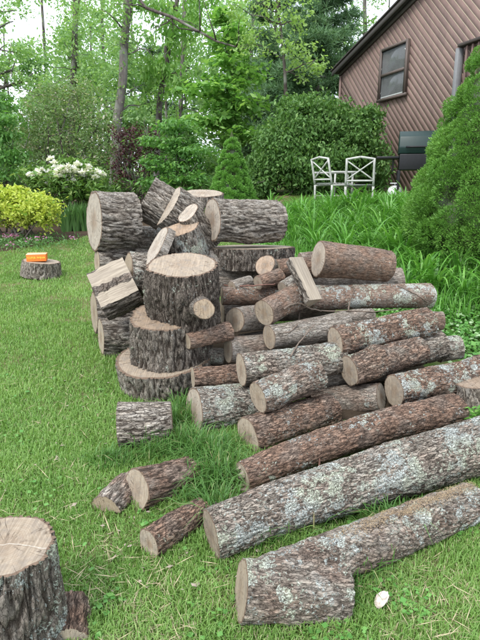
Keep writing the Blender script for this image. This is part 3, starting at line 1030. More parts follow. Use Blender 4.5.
def chair(label, loc, rz):
    """open armchair with a crossed back; local +Y is its front"""
    t = thing("garden_chair", label, "chair", loc, (0, 0, rz), "white garden chairs above the bank")
    def part(name, *bars):
        a = Acc()
        for b_ in bars: a.add(*round_beam(*b_))
        return link(name, a.mesh(name, [M_chair], True), t)
    w, ht = .235, .90
    for s in (-1, 1):
        part("back_post", ((s * w, -.24, 0), (s * w, -.25, .40), .021), ((s * w, -.25, .39), (s * w * .97, -.36, ht), .02))
        part("front_leg", ((s * w, .24, 0), (s * w, .24, .63), .020))
        part("armrest", ((s * w * 1.03, -.29, .635), (s * w * 1.1, .33, .645), .022))
        part("side_rail", ((s * w, -.24, .385), (s * w, .24, .40), .018))
    part("top_rail", ((-w, -.355, .885), (0, -.37, .925), .02), ((0, -.37, .925), (w, -.355, .885), .02))
    part("lower_back_rail", ((-w, -.275, .50), (w, -.275, .50), .017))
    part("back_cross", ((-w, -.278, .51), (w, -.35, .87), .013))
    part("back_cross", ((w, -.272, .51), (-w, -.345, .87), .013))
    part("front_rail", ((-w, .24, .395), (w, .24, .395), .018))
    for k_ in range(6):
        y = -.2 + k_ * .082
        a = Acc(); a.box((0, y, .425), (2 * w - .03, .062, .02))
        link("seat_slat", a.mesh("seat_slat", [M_chair]), t)
    part("stretcher", ((-w, -.24, .18), (-w, .24, .18), .013), ((w, -.24, .18), (w, .24, .18), .013), ((-w, 0, .18), (w, 0, .18), .013))
    return t


def cz(u, Y): p = onground(u, Y); return tuple(p)


for args in (("white open armchair with crossed back, the wider of the two, nearer the black grill", cz(359, 8.8), math.radians(-14)),
             ("white open armchair with crossed back seen nearly side on, in front of the leafy bush", cz(333, 9.2), math.radians(-58))):
    chair(*args).scale = (.92, .92, .84)

gp = onground(409, 9.2)
g = thing("barbecue_grill", "black barbecue grill with a dark green hood and side shelf beside the big spruce", "grill", tuple(gp), (0, 0, math.radians(-14)))
g.scale = (.86, 1, 1.16)


def gbox(name, c, sz, m, par=None, bev=.01):
    a = Acc(); a.box(c, sz); return bevel_obj(link(name, a.mesh(name, [m]), par or g), bev, 2)
gbox("firebox", (.12, 0, .60), (.74, .46, .22), M_black)
hood = None
V = []; prof_ = [(-.23, .715), (-.25, .80), (-.20, .95), (-.06, 1.03), (.10, 1.03), (.23, .92), (.24, .715)]
for x_ in (-.27, .51): V += [(x_, y_, z_) for y_, z_ in prof_]
n7 = len(prof_)
hood = link("hood", mesh_np("hood", V, [np.array([[k_, (k_ + 1) % n7, n7 + (k_ + 1) % n7, n7 + k_] for k_ in range(n7)]), np.array([list(range(n7))[::-1], list(range(n7, 2 * n7))])], [M_green]), g)
bevel_obj(hood, .012, 2)
a = Acc(); a.add(*round_beam((-.15, -.285, .80), (.39, -.285, .80), .014)); link("handle", a.mesh("handle", [M_black], True), hood)
gbox("side_shelf", (-.47, 0, .665), (.42, .44, .035), M_black)
gbox("side_shelf", (.68, 0, .665), (.34, .44, .035), M_black)
for x_ in (-.24, .46):
    for y_ in (-.19, .19):
        gbox("leg", (x_, y_, .245), (.05, .05, .49), M_black, None, .004)
gbox("bottom_shelf", (.11, 0, .10), (.64, .36, .03), M_black)
gbox("shelf_bracket", (-.36, -.1, .57), (.03, .03, .19), M_black, None, .003)

tp = onground(394, 9.35)
t = thing("gas_bottle", "white gas bottle standing under the side shelf of the black grill", "gas bottle", tuple(tp))
prf = [(.0, .02), (.11, .02), (.135, .05), (.15, .1), (.15, .27), (.13, .33), (.08, .37), (.03, .385), (0, .385)]
V = []; ns = 24
for r_, z_ in prf: V += [(r_ * math.cos(a_ * 2 * math.pi / ns), r_ * math.sin(a_ * 2 * math.pi / ns), z_) for a_ in range(ns)]
Q = np.array([[i_ * ns + j, i_ * ns + (j + 1) % ns, (i_ + 1) * ns + (j + 1) % ns, (i_ + 1) * ns + j] for i_ in range(len(prf) - 1) for j in range(ns)])
link("tank", mesh_np("tank", V, Q, [M_white], smooth=True), t)
a = Acc(); a.tube([(.1 * math.cos(q_), .1 * math.sin(q_), .43) for q_ in np.linspace(.6, 5.7, 16)], [.012] * 16, 6); a.beam((.08, .057, .34), (.08, .057, .43), .012, .03); a.beam((.08, -.057, .34), (.08, -.057, .43), .012, .03)
link("collar", a.mesh("collar", [M_white]), t)
a = Acc(); a.tube([(0, 0, .38), (0, 0, .44)], [.025, .02], 10); link("valve", a.mesh("valve", [M_steel]), t)
t.scale = (.8, .8, .8)
LOGS = [
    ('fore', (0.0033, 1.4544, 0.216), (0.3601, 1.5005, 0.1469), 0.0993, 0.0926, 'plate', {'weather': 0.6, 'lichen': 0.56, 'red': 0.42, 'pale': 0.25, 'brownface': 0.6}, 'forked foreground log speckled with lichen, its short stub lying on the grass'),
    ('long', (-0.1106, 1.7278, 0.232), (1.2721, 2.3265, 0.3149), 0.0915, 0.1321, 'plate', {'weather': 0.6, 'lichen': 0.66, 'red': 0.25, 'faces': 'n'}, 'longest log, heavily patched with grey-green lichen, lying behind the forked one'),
    ('split_end', (0.0135, 2.0908, 0.2486), (1.1585, 2.6026, 0.3569), 0.0762, 0.0916, 'plate', {'lichen': 0.35, 'red': 0.75, 'bend': 0.03}, 'long reddish log with a splintered pale end resting behind the longest log'),
    ('l6', (0.0404, 2.4066, 0.2962), (0.5083, 2.6981, 0.3149), 0.0985, 0.0894, 'plate', {'lichen': 0.3, 'red': 0.6, 'pale': 0.2}, 'short reddish brown log with a tan cut face, just above the splintered log'),
    ('l8', (-0.253, 2.6526, 0.3171), (0.1284, 2.8234, 0.2787), 0.1375, 0.1342, 'plate', {'lichen': 0.7, 'red': 0.1, 'pale': 0.5}, 'thick pale faced log coated with lichen beside the tall grass'),
    ('l7', (0.0921, 2.4845, 0.4693), (0.4279, 2.6952, 0.517), 0.0793, 0.0850, 'plate', {'lichen': 0.5, 'red': 0.4, 'pale': 0.1}, 'short log with a darker band round it, lying on the thick lichen coated log'),
    ('l4', (0.8529, 2.6993, 0.4217), (1.489, 2.933, 0.4618), 0.0914, 0.1012, 'plate', {'lichen': 0.6, 'red': 0.65, 'pale': 0.2}, 'rusty brown log with one large lichen patch running behind the fern stump'),
    ('l5', (0.808, 2.7847, 0.3509), (0.4776, 2.9682, 0.2424), 0.0831, 0.0980, 'skin', {'lichen': 0.35, 'red': 0.35, 'pale': 0.7}, 'dark log with a white cut end facing the house side, green lichen spots on it'),
    ('l44', (0.6247, 2.8208, 0.4955), (1.0923, 3.0178, 0.56), 0.0917, 0.0850, 'plate', {'lichen': 0.35, 'red': 0.5, 'pale': 0.2, 'knot': (0.45, 1.2, 0.03)}, 'log with a forked swelling and a green patch near its far end'),
    ('l45', (0.5627, 2.957, 0.6284), (1.2006, 3.2191, 0.6842), 0.0888, 0.0958, 'plate', {'lichen': 0.58, 'red': 0.6, 'pale': 0.25}, 'reddish log with blue-grey lichen spots lying on the swollen forked log'),
    ('l10', (0.0056, 2.7653, 0.5212), (0.6051, 2.9691, 0.5313), 0.0927, 0.0959, 'plate', {'lichen': 0.55, 'red': 0.25, 'faces': 'n'}, 'rough grey-brown log running under the vine in the middle of the heap'),
    ('l9', (-0.273, 2.8488, 0.4426), (0.0597, 2.9336, 0.4364), 0.0668, 0.0686, 'plate', {'lichen': 0.4, 'red': 0.65, 'faces': 'n'}, 'reddish log partly under the rough grey-brown one, beside the stacked stumps'),
    ('l11', (0.1785, 3.0796, 0.6243), (0.6926, 3.3204, 0.6381), 0.0800, 0.0924, 'skin', {'lichen': 0.3, 'red': 0.15, 'pale': 0.1}, 'dark grey log with a thin tan crescent of cut face, under the looping vine'),
    ('l12', (-0.0757, 3.1368, 0.5229), (0.2089, 3.2517, 0.5076), 0.0820, 0.0849, 'skin', {'lichen': 0.1, 'red': 0.35, 'pale': 0.2}, 'small dark log lying directly over the reddish one beside the stumps'),
    ('l12b', (-0.247, 3.223, 0.4553), (-0.1183, 3.256, 0.4377), 0.0585, 0.0591, 'skin', {'lichen': 0.45, 'red': 0.1, 'faces': 'n'}, 'short grey lichened piece wedged between the stacked stumps and a small dark log'),
    ('l13', (-0.318, 2.9968, 0.6229), (-0.0691, 3.1529, 0.6427), 0.0510, 0.0628, 'skin', {'lichen': 0.0, 'red': 0.6, 'pale': 0.1}, 'thin smooth purple-brown log poking out against the stacked stumps'),
    ('l14', (-0.0323, 3.2602, 0.6871), (0.1713, 3.4628, 0.6578), 0.0840, 0.0891, 'skin', {'lichen': 0.3, 'red': 0.25, 'pale': 0.1}, 'log with a round tan face turned to the viewer beside the knotted stump'),
    ('l15', (0.1477, 3.1154, 0.7676), (0.4585, 3.448, 0.8349), 0.0800, 0.0843, 'skin', {'lichen': 0.35, 'red': 0.6, 'pale': 0.1}, 'purple-brown log with a round face and a pale green lichen crust on top'),
    ('l16', (0.4873, 3.5495, 0.7728), (1.3789, 3.7038, 0.756), 0.0870, 0.0907, 'skin', {'lichen': 0.66, 'red': 0.5, 'faces': 'n'}, 'long mottled log lying under the topmost reddish log'),
    ('l16b', (0.6933, 3.3993, 0.6663), (0.9, 3.4468, 0.6687), 0.0538, 0.0545, 'skin', {'lichen': 0.1, 'red': 0.2, 'pale': 0.0}, 'small shaded log tucked under the long mottled log'),
    ('l17', (0.537, 3.5753, 1.0414), (1.0611, 3.7109, 0.9738), 0.1205, 0.1111, 'skin', {'lichen': 0.15, 'red': 0.6, 'pale': 0.5}, 'reddish log with a big pale face on the summit of the heap nearest the daylilies'),
    ('l19', (0.2548, 3.6563, 0.9531), (0.5531, 3.7651, 0.9588), 0.0743, 0.0837, 'skin', {'lichen': 0.1, 'red': 0.6, 'pale': 0.1}, 'purple-brown log behind the split wedge'),
    ('l19b', (0.4558, 3.9393, 0.9719), (0.691, 3.989, 0.996), 0.0684, 0.0691, 'skin', {'lichen': 0.3, 'red': 0.3, 'faces': 'n'}, 'brownish log lying behind the topmost reddish log'),
    ('l20', (0.1731, 3.5852, 0.9985), (0.2649, 3.7893, 0.8813), 0.0727, 0.0736, 'skin', {'lichen': 0.1, 'red': 0.1, 'warm': 1.0}, 'small log with a warm orange-tan face under the flat round slab'),
    ('l21', (0.1205, 3.4365, 0.8984), (0.2762, 3.5572, 0.9262), 0.0468, 0.0552, 'skin', {'lichen': 0.1, 'red': 0.6, 'pale': 0.1}, 'stubby reddish piece below the orange-tan faced log'),
    ('l21c', (-0.0546, 3.4991, 0.8598), (0.0702, 3.6063, 0.8829), 0.0410, 0.0421, 'skin', {'lichen': 0.1, 'red': 0.1, 'pale': 0.3}, 'little tan faced branch piece just above the slim reddish crosswise log'),
    ('l21b', (0.2894, 3.4465, 0.8557), (0.4291, 3.5642, 0.9181), 0.0505, 0.0519, 'skin', {'lichen': 0.5, 'red': 0.0, 'pale': 0.4}, 'slim grey branch piece behind the green crusted log'),
    ('l22', (-0.1229, 3.4842, 0.8002), (0.364, 3.5763, 0.7959), 0.0649, 0.0630, 'skin', {'lichen': 0.4, 'red': 0.6, 'faces': 'n'}, 'slim reddish log lying across behind the two round faced ones'),
    ('l23d', (-0.2659, 3.9393, 0.9719), (0.4829, 4.1191, 0.7218), 0.1063, 0.1127, 'skin', {'lichen': 0.1, 'red': 0.1, 'faces': 'n'}, 'dark log in the shaded hollow under the flat round slab'),
    ('l24', (-0.2073, 3.9156, 1.2906), (0.2916, 4.1657, 1.2656), 0.1592, 0.1616, 'furrow', {'lichen': 0.05, 'red': 0.0, 'pale': 0.9}, 'big furrowed log with a white oval face on top of the flat round slab'),
    ('l25', (-1.095, 3.9638, 1.2769), (-0.8334, 4.1146, 1.2608), 0.2250, 0.2220, 'furrow', {'lichen': 0.12, 'red': 0.0, 'pale': 1.0, 'brown': 0.3}, 'fat short grey log with a white face crowning the lawn side of the heap'),
    ('l30', (-1.0863, 3.9393, 0.9719), (-0.7158, 4.1245, 0.9471), 0.0988, 0.1034, 'furrow', {'lichen': 0.1, 'red': 0.0, 'faces': 'n'}, 'furrowed grey log lying just under the fat white faced log'),
    ('l30b', (-0.8806, 4.3525, 1.0998), (-0.3451, 4.5138, 1.0592), 0.1246, 0.1294, 'plate', {'lichen': 0.45, 'red': 0.1, 'faces': 'n'}, 'log with a mossy green top between the fat log and the leaning slab'),
    ('l32', (-0.8012, 3.6891, 0.9194), (-0.5869, 3.7795, 0.8903), 0.1574, 0.1614, 'furrow', {'lichen': 0.45, 'red': 0.0, 'faces': 'n'}, 'grey-green log behind the split block'),
    ('l32b', (-0.5853, 3.3789, 0.9151), (-0.5303, 3.4024, 0.8976), 0.0658, 0.0663, 'furrow', {'lichen': 0.0, 'red': 0.0, 'pale': 0.4}, 'pale slab edge showing between the split block and the knotted stump'),
    ('l33', (-1.0296, 3.7069, 0.446), (-0.6923, 3.8571, 0.4352), 0.1407, 0.1462, 'furrow', {'lichen': 0.1, 'red': 0.0, 'pale': 0.4}, 'grey furrowed log on the grass below the split block'),
    ('l33b', (-1.1512, 3.9935, 0.5693), (-0.7418, 4.1824, 0.5591), 0.1656, 0.1648, 'furrow', {'lichen': 0.0, 'red': 0.05, 'pale': 0.3}, 'dark furrowed log at the lawn edge behind the split block'),
    ('l37', (-0.6263, 2.4787, 0.3166), (-0.3561, 2.5144, 0.3279), 0.1139, 0.0995, 'furrow', {'lichen': 0.15, 'red': 0.0, 'faces': 'n'}, 'grey furrowed log lying in long grass in front of the stacked stumps'),
    ('l38', (-0.4425, 1.9918, 0.2552), (-0.2338, 2.1848, 0.2132), 0.0924, 0.0795, 'furrow', {'lichen': 0.0, 'red': 0.55, 'pale': 0.45}, 'short log with a round grey face, alone on the grass, orange bark behind'),
    ('l40', (-0.3461, 1.7136, 0.1987), (-0.1559, 1.9318, 0.1935), 0.0570, 0.0548, 'plate', {'lichen': 0.25, 'red': 0.6, 'pale': 0.4}, 'small reddish log with a splintered far end lying by the longest log'),
    ('l46', (1.2208, 3.3459, 0.6589), (1.3365, 3.3534, 0.6571), 0.0663, 0.0665, 'skin', {'lichen': 0.1, 'red': 0.5, 'faces': 'n'}, 'dark stub peeping out behind the reddish spotted log'),
    ('l47', (1.0982, 3.172, 0.4986), (1.3056, 3.2061, 0.5349), 0.0958, 0.0900, 'plate', {'lichen': 0.2, 'red': 0.2, 'faces': 'n'}, 'grey-brown log end just past the swollen forked log'),
    ('l47b', (1.3022, 3.2707, 0.4812), (1.4469, 3.2753, 0.5004), 0.0822, 0.0756, 'plate', {'lichen': 0.6, 'red': 0.1, 'faces': 'n'}, 'pale lichened stub lying against the leafy bank'),
    ('fill_a', (-0.1298, 3.6526, 0.6488), (0.6829, 3.8594, 0.6707), 0.0938, 0.1062, 'skin', {'lichen': 0.2, 'red': 0.3, 'faces': 'n'}, 'shaded log deep in the heap, seen only through gaps between others'),
    ('fill_b', (0.0, 3.4, 0.4623), (0.7485, 3.5674, 0.4856), 0.0887, 0.0927, 'skin', {'lichen': 0.2, 'red': 0.2, 'faces': 'n'}, 'shaded log deep in the heap, seen only through gaps between others'),
    ('fill_c', (0.5885, 3.2516, 0.4871), (1.1981, 3.2895, 0.5442), 0.0850, 0.0856, 'skin', {'lichen': 0.2, 'red': 0.3, 'faces': 'n'}, 'shaded log deep in the heap, seen only through gaps between others'),
    ('fill_d', (0.5013, 3.9007, 0.8171), (1.2319, 3.9555, 0.8153), 0.1063, 0.1078, 'skin', {'lichen': 0.2, 'red': 0.3, 'faces': 'n'}, 'shaded log deep in the heap, seen only through gaps between others'),
    ('fill_e', (-0.2221, 3.0976, 0.2829), (0.6299, 3.2458, 0.2671), 0.0762, 0.0796, 'skin', {'lichen': 0.2, 'red': 0.2, 'faces': 'n'}, 'shaded log deep in the heap, seen only through gaps between others'),
    ('fill_f', (-0.1923, 3.95, 0.8085), (0.7323, 4.1881, 0.808), 0.1000, 0.1058, 'skin', {'lichen': 0.2, 'red': 0.1, 'faces': 'n'}, 'shaded log deep in the heap, seen only through gaps between others'),
    ('fill_g', (0.3692, 3.0231, 0.3974), (1.0036, 3.0964, 0.4371), 0.0862, 0.0878, 'skin', {'lichen': 0.2, 'red': 0.1, 'faces': 'n'}, 'shaded log deep in the heap, seen only through gaps between others'),
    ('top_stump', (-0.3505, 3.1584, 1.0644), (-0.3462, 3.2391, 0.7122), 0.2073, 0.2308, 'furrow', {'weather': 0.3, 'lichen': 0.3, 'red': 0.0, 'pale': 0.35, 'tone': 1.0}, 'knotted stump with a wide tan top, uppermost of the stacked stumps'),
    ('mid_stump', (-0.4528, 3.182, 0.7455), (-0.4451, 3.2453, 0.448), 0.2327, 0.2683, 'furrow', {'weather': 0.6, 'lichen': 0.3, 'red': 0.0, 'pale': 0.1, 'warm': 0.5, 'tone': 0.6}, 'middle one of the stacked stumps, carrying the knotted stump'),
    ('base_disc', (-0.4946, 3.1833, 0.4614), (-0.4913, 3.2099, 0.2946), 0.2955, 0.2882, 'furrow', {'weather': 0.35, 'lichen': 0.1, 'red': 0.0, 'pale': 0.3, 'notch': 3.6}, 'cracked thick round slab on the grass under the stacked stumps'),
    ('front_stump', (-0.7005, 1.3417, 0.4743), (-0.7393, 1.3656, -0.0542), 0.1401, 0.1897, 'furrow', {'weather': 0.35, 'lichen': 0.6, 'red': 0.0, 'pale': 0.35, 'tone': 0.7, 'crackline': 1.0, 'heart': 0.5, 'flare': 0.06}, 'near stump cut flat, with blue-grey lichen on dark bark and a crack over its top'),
    ('far_stump', (-2.3344, 6.0862, 0.6958), (-2.3515, 6.088, 0.5179), 0.2112, 0.2304, 'furrow', {'lichen': 0.15, 'red': 0.1, 'pale': 0.6}, 'low stump standing alone on the lawn with an orange box on it'),
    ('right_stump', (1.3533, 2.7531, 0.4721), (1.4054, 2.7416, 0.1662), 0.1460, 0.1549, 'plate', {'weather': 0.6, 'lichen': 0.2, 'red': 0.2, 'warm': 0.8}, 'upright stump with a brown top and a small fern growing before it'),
    ('flat_disc', (0.0634, 4.1375, 1.0645), (0.0638, 4.1293, 0.9064), 0.3407, 0.3352, 'furrow', {'lichen': 0.4, 'red': 0.0, 'pale': 0.6, 'tone': 0.7}, 'flat round slab lying under the big white faced log'),
    ('back_disc', (-0.3325, 4.6837, 1.4775), (-0.3349, 4.6967, 1.3918), 0.1925, 0.1939, 'furrow', {'lichen': 0.0, 'red': 0.0, 'pale': 0.6}, 'round slab lying flat on the far side of the heap top'),
    ('tilt', (-0.4399, 3.7974, 1.2295), (-0.3805, 3.8726, 0.9958), 0.1442, 0.1567, 'furrow', {'lichen': 0.65, 'red': 0.0, 'warm': 0.7}, 'tilted lichen covered chunk showing a tan top above the knotted stump'),
    ('sliver', (-0.5848, 3.6371, 1.1241), (-0.5397, 3.6549, 1.0943), 0.1532, 0.1542, 'skin', {'lichen': 0.0, 'red': 0.0, 'pale': 0.9}, 'thin pale slab standing on edge against the tilted chunk'),
    ('pale', (-0.382, 3.8967, 1.3385), (-0.2158, 4.0347, 1.1137), 0.0955, 0.1002, 'furrow', {'lichen': 0.05, 'red': 0.0, 'pale': 1.0}, 'leaning log with a narrow white face beside the big white faced log'),
]
VINES = {
    'a': [(0.2706, 3.1194, 0.792), (0.3113, 3.1644, 0.8073), (0.3753, 3.2359, 0.8047), (0.4663, 3.2852, 0.7543), (0.5406, 3.3405, 0.7283), (0.7069, 3.3795, 0.7193), (0.8854, 3.3974, 0.7082), (1.078, 3.4608, 0.7145)],
    'b': [(0.2862, 2.7825, 0.5981), (0.3229, 2.8713, 0.6237), (0.3705, 2.9416, 0.6575), (0.4257, 3.0138, 0.6991), (0.4584, 3.0777, 0.7075)],
    'c': [(0.7203, 3.3795, 0.7193), (0.7548, 3.4952, 0.77), (0.7866, 3.5315, 0.8328), (0.7862, 3.5678, 0.8543)],
    'd': [(1.1145, 3.6171, 0.8453), (1.1786, 3.5906, 0.8217), (1.2662, 3.5885, 0.772), (1.3583, 3.6157, 0.7158)],
    'e': [(0.3597, 2.1594, 0.2487), (0.3674, 2.1638, 0.3074), (0.3658, 2.1964, 0.3558), (0.3907, 2.2409, 0.3688)],
    'f': [(0.4371, 3.6878, 0.6331), (0.3506, 3.0956, 0.6965), (0.3037, 3.0466, 0.6653), (0.2603, 3.0355, 0.6621)],
    'g': [(-0.1202, 3.8556, 0.8098), (0.0, 3.4889, 0.8685), (0.1455, 3.3919, 0.8928), (0.2361, 3.4626, 0.887)],
}
FORK = ((0.7737, 2.8499, 0.6123), (0.7808, 2.7936, 0.7173))
LIMB = ((0.0804, 1.4767, 0.2089), (0.9787, 1.9366, 0.2285))
KNOT = ((-0.2354, 2.9876, 0.8339), (-0.2025, 2.8531, 0.8524))
SPLIT = {'block': ((-0.9467, 3.3916, 0.811), (-0.7148, 3.458, 0.9119)), 'wedge': ((0.4119, 3.3987, 1.0772), (0.5204, 3.2342, 0.831)), 'chunk': ((-0.7582, 4.2642, 1.4485), (-0.5896, 4.2902, 1.346)), 'chunk2': ((-0.5538, 4.0933, 1.3832), (-0.3785, 4.1651, 1.2579)), 'half': ((-0.5668, 1.9501, 0.1738), (-0.4977, 2.1173, 0.1917)), 'chip': ((-0.5457, 1.3334, 0.1075), (-0.5817, 1.4898, 0.1099))}

# ------------------------------------------------------------------ bark, wood and lichen
def bark_mat():
    m, nt, out = new_mat("log_bark")
    k = NT(nt)
    tc, oc = obj_coords(k)
    h = k.attr('h')
    lich = k.attr('lichen', 'OBJECT'); red = k.attr('red', 'OBJECT'); tone = k.attr('tone', 'OBJECT'); fur = k.attr('furrow', 'OBJECT')
    fine = k.noise(k.mapping(oc, (120, 120, 30)), 1., 5, .75)
    med = k.noise(k.mapping(oc, (34, 34, 11)), 1., 4, .65)
    big = k.noise(oc, 9., 3)
    grain = k.noise(k.mapping(oc, (230, 230, 110)), 1., 4, .7)
    grey = k.mix(k.rng(fine, .36, .62), (.070, .058, .047), (.37, .325, .272))
    grey = k.mix(k.math('MULTIPLY', k.rng(med, .46, .6), .6), grey, (.40, .375, .335))
    dusk = k.mix(k.rng(fine, .36, .62), (.042, .034, .028), (.195, .165, .140))
    grey = k.mix(tone, grey, dusk)
    rust = k.mix(k.rng(fine, .36, .63), (.066, .043, .033), (.335, .22, .158))
    rust = k.mix(k.math('MULTIPLY', k.rng(big, .48, .62), .65), rust, k.mix(k.rng(fine, .36, .62), (.06, .048, .040), (.29, .24, .20)))
    rm = k.rng(k.math('ADD', k.math('ADD', k.math('MULTIPLY', med, .6), k.math('MULTIPLY', big, 1.1)), k.math('MULTIPLY', red, .9)), 1.08, 1.35)
    col = k.mix(rm, grey, rust)
    # flakes: every small plate has its own tone and a dark crack round it
    wsc = k.n("ShaderNodeVectorMath", operation='SCALE'); k.set(wsc.inputs[0], k.vadd(k.noise(oc, 38, 3, .6, out='Color'), (.5, .5, .5), 'SUBTRACT')); wsc.inputs['Scale'].default_value = .022
    fv = k.mapping(k.vadd(oc, wsc.outputs[0]), (88, 88, 21))
    fla = k.attr('flake', 'OBJECT')
    cell = k.vor(fv, 1., 'F1', 'Color'); edge = k.vor(fv, 1., 'DISTANCE_TO_EDGE', 'Distance')
    csep = k.n("ShaderNodeSeparateXYZ"); k.set(csep.inputs[0], cell)
    col = k.mix(fla, col, k.mix(csep.outputs[0], (.58, .56, .54), (1.52, 1.50, 1.46)), 'MULTIPLY')
    crack = k.rng(edge, .015, .085, 1, 0)
    col = k.mix(k.math('MULTIPLY', crack, k.math('MULTIPLY', fla, .85)), col, (.030, .023, .019))
    # the inner cork showing between the weathered plates is a browner, deeper colour
    cork = k.mix(fine, (.024, .018, .014), (.062, .046, .035))
    col = k.mix(k.math('MULTIPLY', k.rng(h, .22, .62, 1, 0), fur), col, cork)
    col = k.mix(.6, col, k.mix(k.rng(grain, .35, .65), (.38, .36, .34), (1.4, 1.4, 1.4)), 'MULTIPLY')
    # lichen: crusty rosettes with lobed rims, finer specks between them
    warp = k.vadd(oc, k.vadd(k.noise(oc, 30, 3, .6, out='Color'), (.5, .5, .5), 'SUBTRACT'), 'ADD')
    wv = k.n("ShaderNodeVectorMath", operation='SCALE'); k.set(wv.inputs[0], k.vadd(k.noise(oc, 45, 3, .65, out='Color'), (.5, .5, .5), 'SUBTRACT')); wv.inputs['Scale'].default_value = .05
    ow = k.vadd(oc, wv.outputs[0])
    region = k.noise(oc, 6.5, 3, .55)
    v1 = k.vor(ow, 14.); v2 = k.vor(ow, 52.)
    lev = k.math('ADD', k.math('MULTIPLY', region, 1.35), k.math('MULTIPLY', lich, .75))      # 0.7 .. 1.4
    r1 = k.rng(lev, .85, 1.35, -.08, .62)
    m1 = k.rng(k.math('SUBTRACT', r1, v1), -.015, .03, 0, 1)
    r2 = k.rng(lev, .72, 1.25, -.06, .46)
    m2 = k.rng(k.math('SUBTRACT', r2, v2), -.03, .04, 0, 1)
    crumb = k.rng(k.noise(oc, 170, 3, .7), .40, .52)
    mk = k.math('MULTIPLY', k.math('MAXIMUM', m1, m2), crumb)
    mk = k.math('MULTIPLY', mk, k.rng(lich, .0, .08))
    tint = k.noise(oc, 7, 2)
    lc = k.mix(k.rng(tint, .42, .6), (.47, .52, .49), (.52, .56, .39))
    lc = k.mix(k.rng(k.noise(oc, 110, 3, .6), .35, .65), k.mix(.4, lc, (.2, .22, .2)), k.mix(.4, lc, (.72, .74, .68)))
    col = k.mix(k.math('MULTIPLY', mk, .9), col, lc)
    hb = k.math('ADD', k.math('ADD', k.math('MULTIPLY', fine, .5), k.math('MULTIPLY', grain, .3)), k.math('MULTIPLY', mk, .3))
    hb = k.math('ADD', hb, k.math('MULTIPLY', k.math('ADD', k.math('MULTIPLY', crack, -.55), k.math('MULTIPLY', csep.outputs[1], .3)), fla))
    k.princ(out, col, .92, k.bump(hb, 1., .009), spec=.15)
    return m


